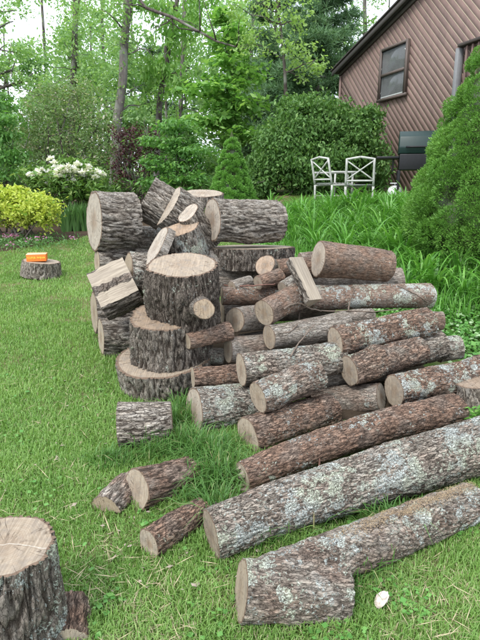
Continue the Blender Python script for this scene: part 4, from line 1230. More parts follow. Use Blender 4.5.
def cut_mat():
    m, nt, out = new_mat("sawn_end")
    k = NT(nt)
    tc, oc = obj_coords(k)
    rad = k.attr('rad')
    pale = k.attr('pale', 'OBJECT'); warm = k.attr('warm', 'OBJECT'); heart = k.attr('heart', 'OBJECT')
    flat = k.mapping(tc, (1, 1, .15))
    n1 = k.noise(flat, 12, 3); n2 = k.noise(k.mapping(oc, (1, 1, .2)), 60, 4, .6); n3 = k.noise(oc, 240, 3, .6)
    ln = k.n("ShaderNodeVectorMath", operation='LENGTH'); k.set(ln.inputs[0], k.vadd(tc, (.006, -.009, 0.))); 
    sep = k.n("ShaderNodeSeparateXYZ"); k.set(sep.inputs[0], tc)
    d = k.math('SQRT', k.math('ADD', k.math('POWER', k.math('ADD', sep.outputs[0], .006), 2.), k.math('POWER', k.math('ADD', sep.outputs[1], -.008), 2.)))
    ring = k.math('SINE', k.math('ADD', k.math('MULTIPLY', d, 780.), k.math('MULTIPLY', n1, 26.)))
    ring2 = k.math('SINE', k.math('ADD', k.math('MULTIPLY', d, 260.), k.math('MULTIPLY', n1, 12.)))
    base = k.mix(n2, (.25, .192, .13), (.43, .352, .25))
    base = k.mix(warm, base, k.mix(n2, (.26, .155, .09), (.43, .285, .175)))
    base = k.mix(k.math('MULTIPLY', pale, .85), base, k.mix(n2, (.38, .335, .275), (.56, .515, .445)))
    col = k.mix(k.rng(ring, -1, 1, 0, .40), base, k.mix(.5, base, (.2, .12, .06)))
    col = k.mix(k.rng(ring2, -1, 1, 0, .34), col, k.mix(.5, base, (.24, .15, .08)))
    # heartwood and grey weather stains
    hm = k.math('MULTIPLY', k.rng(k.math('ADD', rad, k.math('MULTIPLY', n1, .5)), .42, .78, 1, 0), heart)
    col = k.mix(k.math('MULTIPLY', hm, .75), col, k.mix(n2, (.17, .11, .07), (.29, .20, .13)))
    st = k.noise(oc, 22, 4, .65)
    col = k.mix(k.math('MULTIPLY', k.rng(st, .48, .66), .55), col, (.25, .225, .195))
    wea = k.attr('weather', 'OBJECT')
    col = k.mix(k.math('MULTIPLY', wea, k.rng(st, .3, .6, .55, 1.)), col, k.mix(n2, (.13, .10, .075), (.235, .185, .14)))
    # drying checks running out from the pith
    ang = k.math('ARCTAN2', sep.outputs[1], sep.outputs[0])
    cv = k.n("ShaderNodeCombineXYZ"); k.set(cv.inputs[0], k.math('COSINE', ang)); k.set(cv.inputs[1], k.math('SINE', ang)); k.set(cv.inputs[2], k.math('MULTIPLY', rad, .25))
    oi = k.n("ShaderNodeObjectInfo").outputs['Random']
    of = k.n("ShaderNodeCombineXYZ"); k.set(of.inputs[2], k.math('MULTIPLY', oi, 50.))
    ck = k.noise(k.vadd(cv.outputs[0], of.outputs[0]), 3.2, 2, .5)
    ckm = k.math('MULTIPLY', k.rng(k.math('ABSOLUTE', k.math('SUBTRACT', ck, .5)), 0., .013, 1, 0), k.rng(k.noise(oc, 14, 2), .44, .52))
    col = k.mix(k.math('MULTIPLY', ckm, .75), col, (.10, .07, .05))
    line = k.attr('crackline', 'OBJECT')
    lm = k.math('MULTIPLY', k.rng(k.math('ABSOLUTE', k.math('ADD', sep.outputs[0], k.math('MULTIPLY', k.math('SUBTRACT', n1, .5), .05))), .0008, .0028, 1, 0), line)
    col = k.mix(k.math('MULTIPLY', lm, .7), col, (.50, .45, .38))
    # bark seen in section at the rim
    bk = k.rng(k.math('ADD', rad, k.math('MULTIPLY', k.math('SUBTRACT', n2, .5), .05)), .935, .95)
    col = k.mix(bk, col, k.mix(n2, (.08, .055, .04), (.24, .17, .12)))
    saw = k.noise(k.mapping(oc, (6, 160, 6)), 1., 3, .6)
    col = k.mix(.45, col, k.mix(k.rng(saw, .34, .66), (.5, .48, .45), (1.2, 1.2, 1.2)), 'MULTIPLY')
    hb = k.math('ADD', k.math('ADD', k.math('MULTIPLY', saw, .6), k.math('MULTIPLY', n3, .4)), k.math('MULTIPLY', ckm, -2.))
    k.princ(out, col, .85, k.bump(hb, .5, .004), spec=.15)
    return m


def split_mat():
    m, nt, out = new_mat("split_wood")
    k = NT(nt)
    tc, oc = obj_coords(k)
    g = k.noise(k.mapping(oc, (90, 90, 4)), 1., 5, .65); b = k.noise(k.mapping(oc, (14, 14, 2.5)), 1., 3); f = k.noise(k.mapping(oc, (300, 300, 20)), 1., 2)
    col = k.mix(k.rng(g, .3, .7), (.19, .155, .118), (.41, .35, .272))
    col = k.mix(k.math('MULTIPLY', k.rng(b, .5, .65), .6), col, (.26, .22, .175))
    k.princ(out, col, .85, k.bump(k.math('ADD', g, k.math('MULTIPLY', f, .4)), .7, .006), spec=.15)
    return m


M_bark, M_cut, M_split = bark_mat(), cut_mat(), split_mat()
M_dust = plain_mat("sawdust", (.37, .275, .17), .95, .2, 120, bump=.6, spec=.05)
CAM = np.array([0, 0, 1.5])
STY = {'furrow': (.085, .0042, .023, .13), 'plate': (.055, .0032, .017, .055), 'skin': (.022, .0016, .016, .04)}   # relief per radius, base relief, furrow spacing, length


def log_frame(A, B, xdir=None):
    A = np.array(A, float); B = np.array(B, float)
    z = B - A; L = np.linalg.norm(z); z /= L
    x = np.array(xdir if xdir is not None else ((0, 0, 1) if abs(z[2]) < .8 else (0, -1, 0)), float)
    x = x - z * (x @ z); x /= np.linalg.norm(x); y = np.cross(z, x)
    M = Matrix(((x[0], y[0], z[0], A[0]), (x[1], y[1], z[1], A[1]), (x[2], y[2], z[2], A[2]), (0, 0, 0, 1)))
    return M, L


def bark_h(theta, z, r, style, seed):
    """bark relief 0..1: plates between a network of furrows that run along the log"""
    amp_r, amp0, wl, wz = STY[style]
    k_ = r / wl
    p = np.stack([np.cos(theta) * k_, np.sin(theta) * k_, z / wz], -1) + seed * 7.13
    w = np.stack([pnoise(p * .55 + 31.), pnoise(p * .55 + 57.), pnoise(p * .5 + 11.)], -1)
    p = p + w * np.array([.7, .7, 1.0])
    n = np.abs(pnoise(p)); n2 = np.abs(pnoise(p * np.array([1.9, 1.9, 2.6]) + 9.))
    h = np.clip(n * 3.2, 0, 1) ** .75 * (.72 + .28 * np.clip(n2 * 3.5, 0, 1))
    return h, amp_r * r * (1 if style != 'furrow' else min(1, .16 / r + .25)) + amp0


def log_mesh_data(L, rA, rB, style, seed, res, bend=0., knots=(), notch=None, lump=.055, flare=0., oval=.04):
    nt_ = int(np.clip(2 * np.pi * max(rA, rB) / res, 28, 190)); nz = int(np.clip(L / (res * 1.5), 5, 150))
    th = np.linspace(0, 2 * np.pi, nt_, endpoint=False)[None, :]; z = np.linspace(0, L, nz + 1)[:, None]
    TH = np.broadcast_to(th, (nz + 1, nt_)); Z = np.broadcast_to(z, (nz + 1, nt_))
    f = Z / L
    r = rA + (rB - rA) * f + flare * rA * f ** 3
    rm = (rA + rB) / 2
    lo = pnoise(np.stack([np.cos(TH) * 1.3, np.sin(TH) * 1.3, Z / (rm * 2.5)], -1) + seed * 3.3)
    ov = oval * np.cos(2 * (TH - seed))
    h, amp = bark_h(TH, Z, rm, style, seed)
    rr = r * (1 + lump * lo * 1.6 + ov) + amp * (h - .75)
    fine = pnoise(np.stack([np.cos(TH) * rm / .006, np.sin(TH) * rm / .006, Z / .02], -1) + seed)
    rr = rr + amp * .12 * fine
    for (kf, ka, ks) in knots:
        dth = (TH - ka + np.pi) % (2 * np.pi) - np.pi
        rr = rr + ks * np.exp(-((dth * rm) ** 2 + (Z - kf * L) ** 2) / (2 * (rm * .42) ** 2))
    if notch is not None:
        dth = (TH - notch + np.pi) % (2 * np.pi) - np.pi
        rr = rr * (1 - .42 * np.exp(-(dth / .055) ** 2) * (1 - .7 * f))
    bx = bend * L * np.sin(np.pi * f)
    V = np.stack([np.cos(TH) * rr + bx, np.sin(TH) * rr, Z], -1)
    return V, h, nt_, nz


def build_log(row, parent=None, lname="log", cat="log", group=None, grow=None):
    n, A, B, rA, rB, style, o, label = row
    seed = (sum(ord(c_) * (i_ + 3) for i_, c_ in enumerate(n)) % 97) + .37
    M, L = log_frame(A, B)
    dist = np.linalg.norm((np.array(A) + np.array(B)) / 2 - CAM)
    res = .0048 * max(1., dist / 2.1)
    kn = [o['knot']] if 'knot' in o else []
    if 'knot_at' in o:
        kp = M.inverted() @ Vector(o['knot_at'])
        kn.append((kp[2] / L, math.atan2(kp[1], kp[0]), o['knot_s']))
    rng = np.random.default_rng(int(seed * 100))
    if style != 'skin' and rng.random() < .6:
        kn.append((rng.uniform(.2, .8), rng.uniform(0, 6.28), rng.uniform(.08, .2) * rA))
    V, h, nt_, nz = log_mesh_data(L, rA, rB, style, seed, res, o.get('bend', np.sin(seed * 5) * .014 if parent is None and L > .3 else 0.), kn, o.get('notch'), flare=o.get('flare', 0.))
    root = bpy.data.objects.new(lname, None)
    COL.objects.link(root)
    root.empty_display_size = .1
    if parent is None:
        root['label'] = label; root['category'] = cat
        if group: root['group'] = group
    root.matrix_world = M
    i_ = np.arange(nz)[:, None] * nt_; j = np.arange(nt_)[None]; j2 = (j + 1) % nt_
    Q = np.stack([i_ + j, i_ + j2, i_ + nt_ + j2, i_ + nt_ + j], -1).reshape(-1, 4)
    me = mesh_np("bark", V.reshape(-1, 3), Q, [M_bark], {'h': h.ravel()}, True)
    props = dict(lichen=float(o.get('lichen', 0)), red=float(o.get('red', 0)) + .02, tone=float(o.get('tone', 0)), furrow={'furrow': .85, 'plate': .6, 'skin': .3}[style],
                 flake=max(.12, {'furrow': .62, 'plate': .66, 'skin': .38}[style] + float(rng.uniform(-.22, .2))))
    link("bark", me, root, **props)
    fr = [1., .955, .93, .85, .7, .52, .34, .18, .07]
    for e_, (zi, sg) in enumerate(((0, -1), (nz, 1))):
        rim = V[zi]
        c_ = rim.mean(0)
        vs = []
        ra = []
        for f_ in fr:
            # only the outermost ring follows every furrow; the wood inside is rounder
            rd = np.linalg.norm((rim - c_)[:, :2], axis=1)
            if f_ < 1:
                ker = np.ones(9) / 9
                rs = np.convolve(np.concatenate([rd[-4:], rd, rd[:4]]), ker, 'valid')
            else:
                rs = rd
            ux = (rim - c_) / rd[:, None]
            p = c_ + ux * (rs * f_)[:, None]
            p[:, 2] = c_[2] + sg * ((.0015 if f_ < 1 else 0) + .0012 * pnoise(np.stack([p[:, 0] * 60, p[:, 1] * 60, p[:, 0] * 0 + seed], -1)))
            if f_ == 1: p[:, 2] = rim[:, 2]
            vs.append(p); ra.append(np.full(nt_, f_))
        vs.append((c_ + np.array([0, 0, sg * .0015]))[None]); ra.append(np.array([0.]))
        VV = np.concatenate(vs); RA = np.concatenate(ra)
        m_ = len(fr)
        a = np.arange(m_ - 1)[:, None] * nt_; jj = np.arange(nt_)[None]; k2 = (jj + 1) % nt_
        QQ = np.stack([a + jj, a + k2, a + nt_ + k2, a + nt_ + jj], -1).reshape(-1, 4)
        TT = np.stack([(m_ - 1) * nt_ + np.arange(nt_), (m_ - 1) * nt_ + (np.arange(nt_) + 1) % nt_, np.full(nt_, m_ * nt_)], -1)
        if sg < 0: QQ = QQ[:, ::-1]; TT = TT[:, ::-1]
        QQ = QQ[:, ::-1]; TT = TT[:, ::-1]
        link("cut_face", mesh_np("cut_face", VV, [QQ, TT], [M_cut], {'rad': RA}, False), root,
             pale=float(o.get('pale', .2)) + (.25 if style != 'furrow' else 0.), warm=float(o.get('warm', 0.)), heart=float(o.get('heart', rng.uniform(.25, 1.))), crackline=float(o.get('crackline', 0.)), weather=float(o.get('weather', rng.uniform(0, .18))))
    if parent is not None:
        root.parent = parent
        root.matrix_parent_inverse = Matrix.Identity(4)
        root.matrix_local = parent_world[parent.name].inverted() @ M
    parent_world[root.name] = M
    return root


parent_world = {}


def split_log(label, A, B, r, a0, a1, xdir, name="split_log", style='furrow', via=True, o={}, parent=None, seed=3.1, cat="split log", wood_noise=.006):
    """a riven log: bark over the arc a0..a1 (degrees about the grain axis, 0 = xdir), raw wood on the split sides"""
    M, L = log_frame(A, B, xdir)
    root = bpy.data.objects.new(name, None); COL.objects.link(root)
    root['label'] = label; root['category'] = cat
    root.matrix_world = M; parent_world[root.name] = M
    a0, a1 = math.radians(a0), math.radians(a1)
    na, nz = int(np.clip((a1 - a0) * r / .006, 10, 90)), int(np.clip(L / .009, 8, 60))
    th = np.linspace(a0, a1, na)[None]; z = np.linspace(0, L, nz)[:, None]
    TH = np.broadcast_to(th, (nz, na)); Z = np.broadcast_to(z, (nz, na))
    h, amp = bark_h(TH, Z, r, style, seed)
    rr = r * (1 + .06 * pnoise(np.stack([np.cos(TH) * 1.5, np.sin(TH) * 1.5, Z / (r * 2)], -1) + seed)) + amp * (h - .7)
    V = np.stack([np.cos(TH) * rr, np.sin(TH) * rr, Z], -1)
    G = lambda n_, m_: np.stack([(np.arange(n_ - 1)[:, None] * m_ + np.arange(m_ - 1)[None]), (np.arange(n_ - 1)[:, None] * m_ + np.arange(m_ - 1)[None]) + 1, (np.arange(n_ - 1)[:, None] + 1) * m_ + np.arange(m_ - 1)[None] + 1, (np.arange(n_ - 1)[:, None] + 1) * m_ + np.arange(m_ - 1)[None]], -1).reshape(-1, 4)
    link("bark", mesh_np("bark", V.reshape(-1, 3), G(nz, na), [M_bark], {'h': h.ravel()}, True), root,
         lichen=float(o.get('lichen', 0)), red=float(o.get('red', 0)), tone=float(o.get('tone', 0)), furrow=.8, flake=.6)
    # split sides
    ns = 16
    t = np.linspace(0, 1, ns)[None, :, None]
    e0, e1 = V[:, -1][:, None], V[:, 0][:, None]
    ctr = np.stack([np.zeros(nz), np.zeros(nz), z[:, 0]], -1)[:, None]
    sides = [(e0, ctr), (ctr, e1)] if via else [(e0, e1)]
    rims = []
    for (p, q) in sides:
        S = p * (1 - t) + q * t
        nrm = np.cross((q - p)[0, 0], [0, 0, 1.]); nrm /= np.linalg.norm(nrm) + 1e-9
        wgt = np.sin(np.pi * t)
        nz_ = pnoise(np.stack([S[..., 0] * 45, S[..., 1] * 45, S[..., 2] * 5 + seed], -1))[..., None] + .6 * pnoise(np.stack([S[..., 0] * 140, S[..., 1] * 140, S[..., 2] * 9 + seed], -1))[..., None]
        S = S + nrm * nz_ * wood_noise * np.minimum(1, wgt * 3)
        link("split_face", mesh_np("split_face", S.reshape(-1, 3), G(nz, ns), [M_split], None, False), root)
        rims.append(S)
    for zi, sg in ((0, -1), (nz - 1, 1)):
        ring = np.concatenate([V[zi]] + [s_[zi][1:-1] if i_ < len(rims) - 1 or True else s_[zi] for i_, s_ in enumerate(rims)])
        if via:
            ring = np.concatenate([V[zi], rims[0][zi][1:], rims[1][zi][1:-1]])
        c_ = ring.mean(0)
        VV = np.concatenate([ring, c_ + (ring - c_) * .55, c_[None]])
        m_ = len(ring); j = np.arange(m_); j2 = (j + 1) % m_
        QQ = np.stack([j, j2, m_ + j2, m_ + j], -1); TT = np.stack([m_ + j, m_ + j2, np.full(m_, 2 * m_)], -1)
        radv = np.clip(np.linalg.norm(VV[:, :2], axis=1) / r, 0, 1)
        link("cut_face", mesh_np("cut_face", VV, [QQ, TT], [M_cut], {'rad': radv * .985}), root, pale=float(o.get('pale', .4)), warm=0., heart=.3)
    return root


for r_ in LOGS:
    if r_[0] == 'top_stump': r_[6]['knot_at'] = KNOT[1]; r_[6]['knot_s'] = .055
    if r_[0] == 'l44': r_[6]['knot_at'] = FORK[1]; r_[6]['knot_s'] = .045
HEAP = "logs of the heap"
roots = {}
STUMPS = {'top_stump', 'mid_stump', 'front_stump', 'far_stump', 'right_stump'}
DISCS = {'base_disc', 'flat_disc', 'back_disc', 'sliver'}
for row in LOGS:
    n = row[0]
    if n == 'fore': continue
    if n in STUMPS:
        roots[n] = build_log(row, lname="stump", cat="stump")
    elif n in DISCS:
        roots[n] = build_log(row, lname="wood_round", cat="wood round")
    else:
        roots[n] = build_log(row, group=HEAP)
bpy.context.view_layer.update()


def sub_log(parent, n, A, B, rA, rB, style, o, pname):
    """a limb or stub that belongs to a log: bark under the log, its sawn end one level deeper"""
    seed = sum(map(ord, n)) % 89 + .21
    M, L = log_frame(A, B)
    V, h, nt_, nz = log_mesh_data(L, rA, rB, style, seed, .006, o.get('bend', 0.))
    i_ = np.arange(nz)[:, None] * nt_; j = np.arange(nt_)[None]; j2 = (j + 1) % nt_
    Q = np.stack([i_ + j, i_ + j2, i_ + nt_ + j2, i_ + nt_ + j], -1).reshape(-1, 4)
    b_ = link(pname, mesh_np(pname, V.reshape(-1, 3), Q, [M_bark], {'h': h.ravel()}, True), parent,
              lichen=float(o.get('lichen', 0)), red=float(o.get('red', 0)), tone=float(o.get('tone', 0)), furrow=.5, flake=.5)
    b_.matrix_local = parent_world[parent.name].inverted() @ M
    rim = V[nz]; c_ = rim.mean(0)
    VV = np.concatenate([c_ + (rim - c_) * f_ + np.array([0, 0, .001 * (f_ < 1)]) for f_ in (1, .95, .7, .4, .15)] + [c_[None] + np.array([0, 0, .001])])
    a = np.arange(4)[:, None] * nt_
    QQ = np.stack([a + j, a + j2, a + nt_ + j2, a + nt_ + j], -1).reshape(-1, 4)
    TT = np.stack([4 * nt_ + np.arange(nt_), 4 * nt_ + (np.arange(nt_) + 1) % nt_, np.full(nt_, 5 * nt_)], -1)
    RA = np.concatenate([np.full(nt_, f_) for f_ in (1, .95, .7, .4, .15)] + [np.zeros(1)])
    link("cut_face", mesh_np("cut_face", VV, [QQ, TT], [M_cut], {'rad': RA}), b_, pale=float(o.get('pale', .3)), warm=float(o.get('warm', .2)), heart=.4)
    return b_


# the forked log: trunk, short stub and long limb grown together into one body, then sawn square at its three ends
def forked_log(row):
    n, A, B, rA, rB, style, o, label = row
    A, B = np.array(A), np.array(B); E = np.array(LIMB[1])
    ax = (B - A) / np.linalg.norm(B - A)
    C0 = A + (B - A) * .33
    la = (E - C0) / np.linalg.norm(E - C0)
    rng = np.random.default_rng(12)
    def tube(p, q, ra, rb, sd):
        t = np.linspace(0, 1, 24)[:, None]
        pts = p + (q - p) * t
        pts = pts + .012 * np.stack([pnoise(np.concatenate([t * 3, t * 0, t * 0 + sd + i_], 1)) for i_ in range(3)], 1)
        return tube_np(pts, ra + (rb - ra) * t[:, 0] * (1 + .0) + .006 * pnoise(np.concatenate([t * 5, t * 0 + 3, t * 0 + sd], 1)), 32)
    acc = Acc()
    acc.add(*tube(A - ax * .05, B, rA, rB * .98, 1.))
    acc.add(*tube(A + (B - A) * .10 - la * .0, E + la * .05, .091, .082, 5.))
    me = acc.mesh("tmp")
    ob_ = bpy.data.objects.new("tmp_fork", me); COL.objects.link(ob_)
    md = ob_.modifiers.new("r", 'REMESH'); md.mode = 'VOXEL'; md.voxel_size = .0052
    sm = ob_.modifiers.new("s", 'SMOOTH'); sm.factor = .5; sm.iterations = 26
    dg = bpy.context.evaluated_depsgraph_get()
    me2 = bpy.data.meshes.new_from_object(ob_.evaluated_get(dg))
    bpy.data.objects.remove(ob_)
    V = np.zeros(len(me2.vertices) * 3, np.float32); me2.vertices.foreach_get('co', V); V = V.reshape(-1, 3).astype(float)
    N = np.zeros(len(V) * 3, np.float32); me2.vertices.foreach_get('normal', N); N = N.reshape(-1, 3).astype(float)
    # bark relief, stretched along whichever arm a point belongs to
    dirs = []
    for p, q in ((A, B), (C0, E)):
        d = (q - p) / np.linalg.norm(q - p); s = np.clip((V - p) @ d, 0, np.linalg.norm(q - p))
        dirs.append(np.linalg.norm(V - p - s[:, None] * d, axis=1))
    w = 1 / (1 + np.exp((dirs[0] - dirs[1]) / .012))
    def hfield(d):
        al = V @ d; pr = V - al[:, None] * d
        q = pr / .019 + d * (al / .062)[:, None]
        q = q + .7 * np.stack([pnoise(q * .55 + 31), pnoise(q * .55 + 57), pnoise(q * .5 + 11)], 1)
        return np.clip(np.abs(pnoise(q)) * 3.2, 0, 1) ** .75 * (.72 + .28 * np.clip(np.abs(pnoise(q * 2.1 + 9)) * 3.5, 0, 1))
    h = hfield(ax) * w + hfield(la) * (1 - w)
    V = V + N * (.0085 * (h - .7) + .0012 * pnoise(V / .007) + .006 * pnoise(V / .07))[:, None]
    me2.vertices.foreach_set('co', V.astype(np.float32).ravel())
    at = me2.attributes.new('h', 'FLOAT', 'POINT'); at.data.foreach_set('value', h.astype(np.float32))
    M, L = log_frame(A, B)
    Mi = M.inverted()
    me2.transform(Mi); me2.update()
    root = bpy.data.objects.new("log", None); COL.objects.link(root); root['label'] = label; root['category'] = "log"; root['group'] = HEAP
    root.matrix_world = M; parent_world[root.name] = M
    bm = bmesh.new(); bm.from_mesh(me2)
    R3 = np.array(Mi.to_3x3())
    loc = lambda p: np.array(Mi @ Vector(p))
    faces = []
    for p, nrm, rr, near in ((A, -ax, .02, .16), (E, la, .0, .14)):
        pl = loc(p); nl = R3 @ (np.array(nrm) / np.linalg.norm(nrm))
        geom = [f for f in bm.faces if (np.array(f.calc_center_median()) - pl) @ (np.array(f.calc_center_median()) - pl) < near ** 2]
        gs = set(geom); ed = {e_ for f in geom for e_ in f.edges}; vs = {v_ for f in geom for v_ in f.verts}
        r_ = bmesh.ops.bisect_plane(bm, geom=list(vs) + list(ed) + geom, plane_co=pl, plane_no=nl, clear_outer=True)
        rim = np.array([v_.co for v_ in r_['geom_cut'] if isinstance(v_, bmesh.types.BMVert)])
        c_ = rim.mean(0)
        u = np.cross(nl, [0.3, .5, .8]); u /= np.linalg.norm(u); v2 = np.cross(nl, u)
        th = np.arctan2((rim - c_) @ v2, (rim - c_) @ u); rim = rim[np.argsort(th)]
        faces.append((rim, c_, nl, u, v2))
    bm.to_mesh(me2); bm.free()
    me2.materials.clear(); me2.materials.append(M_bark)
    me2.polygons.foreach_set('use_smooth', np.ones(len(me2.polygons), bool))
    me2.name = "bark"
    link("bark", me2, root, lichen=.50, red=.34, tone=.1, furrow=.6, flake=.55)
    for fi, (rim, c_, nl, u, v2) in enumerate(faces):
        m_ = len(rim); vs = []; ra = []
        for f_ in (1, .955, .93, .8, .6, .4, .2):
            p = c_ + (rim - c_) * f_ + nl * ((.0015 + .0012 * pnoise(rim * 50 * f_ + fi))[:, None] if f_ < 1 else 0)
            vs.append(p); ra.append(np.full(m_, f_))
        vs.append(c_[None] + nl * .0015); ra.append(np.zeros(1))
        VV = np.concatenate(vs); RA = np.concatenate(ra)
        # lay the face out in its own frame, so that its rings lie round its own pith
        Mf = Matrix(((u[0], v2[0], nl[0], c_[0]), (u[1], v2[1], nl[1], c_[1]), (u[2], v2[2], nl[2], c_[2]), (0, 0, 0, 1)))
        VL_ = np.stack([(VV - c_) @ u, (VV - c_) @ v2, (VV - c_) @ nl], 1)
        a_ = np.arange(6)[:, None] * m_; j = np.arange(m_)[None]; j2 = (j + 1) % m_
        QQ = np.stack([a_ + j, a_ + j2, a_ + m_ + j2, a_ + m_ + j], -1).reshape(-1, 4)
        TT = np.stack([6 * m_ + np.arange(m_), 6 * m_ + (np.arange(m_) + 1) % m_, np.full(m_, 7 * m_)], -1)
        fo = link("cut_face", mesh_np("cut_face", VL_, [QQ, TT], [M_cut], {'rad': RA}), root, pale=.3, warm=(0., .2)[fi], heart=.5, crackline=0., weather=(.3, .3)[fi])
        fo.matrix_local = Mf
    return root


forked_log([r_ for r_ in LOGS if r_[0] == 'fore'][0])
# the sawn branch stub on the knotted stump
sub_log(roots['top_stump'], 'stub', KNOT[0], KNOT[1], .070, .060, 'skin', dict(red=.2, tone=.6, pale=.15, lichen=.1), "branch_stub")

# ---- riven pieces
split_log("split block leaning on the heap, broad pale riven face with a dark seam", SPLIT['block'][0], SPLIT['block'][1], .172, -121, 121, (.25, .78, -.55), o=dict(tone=.8), via=False, seed=5.2)
split_log("narrow riven wedge with shaggy bark, tilted against the topmost reddish log", SPLIT['wedge'][0], SPLIT['wedge'][1], .115, -38, 38, (-.88, -.18, -.42), o=dict(lichen=.1), seed=8.3, wood_noise=.003)
split_log("riven chunk of furrowed bark propped on edge beside the fat white faced log", SPLIT['chunk'][0], SPLIT['chunk'][1], .175, -100, 100, (.12, -.9, .35), via=False, o=dict(lichen=.05, pale=.9), seed=2.7)
split_log("greenish riven chunk leaning between the fat white faced log and the pale leaning log", SPLIT['chunk2'][0], SPLIT['chunk2'][1], .17, -100, 100, (.0, -.9, .4), via=False, o=dict(lichen=.25, pale=.7), seed=6.4)
split_log("half round of brown wood lying curved side up behind the lone grey faced log", SPLIT['half'][0], SPLIT['half'][1], .075, -90, 90, (-.25, -.2, .9), via=False, o=dict(red=.4, pale=.1), seed=1.9)
split_log("reddish brown wood chip lying flat at the foot of the near stump", SPLIT['chip'][0], SPLIT['chip'][1], .075, -75, 75, (.0, -.15, 1), via=False, o=dict(red=1.0), seed=4.4, name="wood_chip", cat="wood chip")

# ------------------------------------------------------------------ vines, splinters, sawdust, stone, fern, orange box
M_vine = plain_mat("dry_vine", (.17, .13, .10), .9, .3, 40)
M_vinered = plain_mat("red_vine", (.24, .13, .10), .9, .3, 40)
VL = {'a': "dry vine looping sideways across the middle of the heap", 'b': "short bare twig bent over the dark grey log", 'c': "twig standing up against the long mottled log",
      'd': "dark curved twig near the far end of the long mottled log", 'e': "reddish rootlet hanging over the splintered log", 'f': "curled twig below the green crusted log", 'g': "thin straight reddish stick lying across the shaded hollow"}
for k_, pts in VINES.items():
    pts = np.array(pts)
    t = np.linspace(0, len(pts) - 1, len(pts) * 4); i0 = np.minimum(t.astype(int), len(pts) - 2); f = (t - i0)[:, None]
    f = f * f * (3 - 2 * f)
    P = pts[i0] * (1 - f) + pts[i0 + 1] * f + np.random.default_rng(ord(k_)).normal(size=(len(t), 3)) * .0015
    c_ = P[0].copy()
    a = Acc(); a.tube(P - c_, np.linspace(.0065, .0035, len(P)) * (1.0 if k_ in 'ag' else .8), 6)
    thing("vine" if k_ in 'ae' else "twig", VL[k_], "vine" if k_ in 'ae' else "twig", tuple(c_), data=a.mesh("vine", [M_vinered if k_ in 'eg' else M_vine], True))


def splinters(parent, M, zend, r, n, ln, seed, sg=-1):
    rng = np.random.default_rng(seed)
    for k_ in range(n):
        an = rng.uniform(0, 6.28); rr = r * rng.uniform(.35, .95)
        p = np.array([math.cos(an) * rr, math.sin(an) * rr, zend])
        l = ln * rng.uniform(.4, 1.2); w = r * rng.uniform(.2, .45)
        tg = np.array([-math.sin(an), math.cos(an), 0]) * w; rd = np.array([math.cos(an), math.sin(an), 0]) * w * .35
        q = p + np.array([rng.normal() * .01, rng.normal() * .01, sg * l])
        b0 = p - np.array([0, 0, sg * .02])
        V = np.array([b0 - tg - rd, b0 + tg - rd, b0 + tg + rd, b0 - tg + rd, q - tg * .4 - rd * .3, q + tg * .3 - rd * .3, q + tg * .2 + rd * .4, q - tg * .3 + rd * .3])
        F = np.array([[0, 1, 5, 4], [1, 2, 6, 5], [2, 3, 7, 6], [3, 0, 4, 7], [4, 5, 6, 7]])
        link("splinter", mesh_np("splinter", V, F, [M_split]), parent)


splinters(roots['split_end'], None, 0.0, .072, 5, .026, 3)
r40 = [r_ for r_ in LOGS if r_[0] == 'l40'][0]
splinters(roots['l40'], None, float(np.linalg.norm(np.array(r40[2]) - np.array(r40[1]))), .05, 6, .06, 4, 1)

blk = [o_ for o_ in bpy.data.objects if o_.name.startswith('split_log') and o_.parent is None][0]
Lb = float(np.linalg.norm(np.array(SPLIT['block'][1]) - np.array(SPLIT['block'][0])))
rng = np.random.default_rng(80)
V = []; m_ = 26
zz = np.linspace(-.003, Lb + .003, m_)
for i_, z_ in enumerate(zz):
    yc = -.012 + .004 * math.sin(i_ * .5) + rng.normal() * .002; w_ = .029 + .004 * math.sin(i_ * .9 + 1) + rng.normal() * .002
    for y_, x_ in ((yc - w_, -.0905), (yc - w_ * .5, -.094 - rng.random() * .006), (yc + w_ * .4, -.093 - rng.random() * .007), (yc + w_, -.0905)):
        V.append((x_ + .006 * 0, y_, z_))
Q = np.array([[a_ * 4 + b_, a_ * 4 + b_ + 1, a_ * 4 + b_ + 5, a_ * 4 + b_ + 4] for a_ in range(m_ - 1) for b_ in range(3)])
link("bark_seam", mesh_np("bark_seam", V, Q, [M_bark], {'h': np.clip(rng.random(len(V)) * 1.4, 0, 1)}), blk, lichen=.0, red=.2, tone=.8, furrow=.9, flake=.6)

# sawdust strewn along the top of the limb and around it
rng = np.random.default_rng(81)
n = 6500
t = np.clip(rng.beta(1.7, 1.3, n), 0, 1)
A0, B0 = np.array(LIMB[0]) * .75 + np.array(LIMB[1]) * .25, np.array(LIMB[1])
P = A0 + (B0 - A0) * t[:, None]
side = np.array([-.45, .89, 0])
o = rng.normal(size=n) * .030 * (.7 + .9 * pnoise(np.stack([t * 9, t * 0, t * 0], -1))) + .022 * pnoise(np.stack([t * 9, t * 0 + 4, t * 0], -1))
P = P + side * o[:, None]
P[:, 2] += np.sqrt(np.maximum(.0885 ** 2 - o ** 2, .0006)) + .003 * rng.random(n)
V, Q = quads_leaf(P, rng, .0032, .6, 0, .8)
link("sawdust", mesh_np("sawdust", V, Q, [M_dust]), kind='stuff')

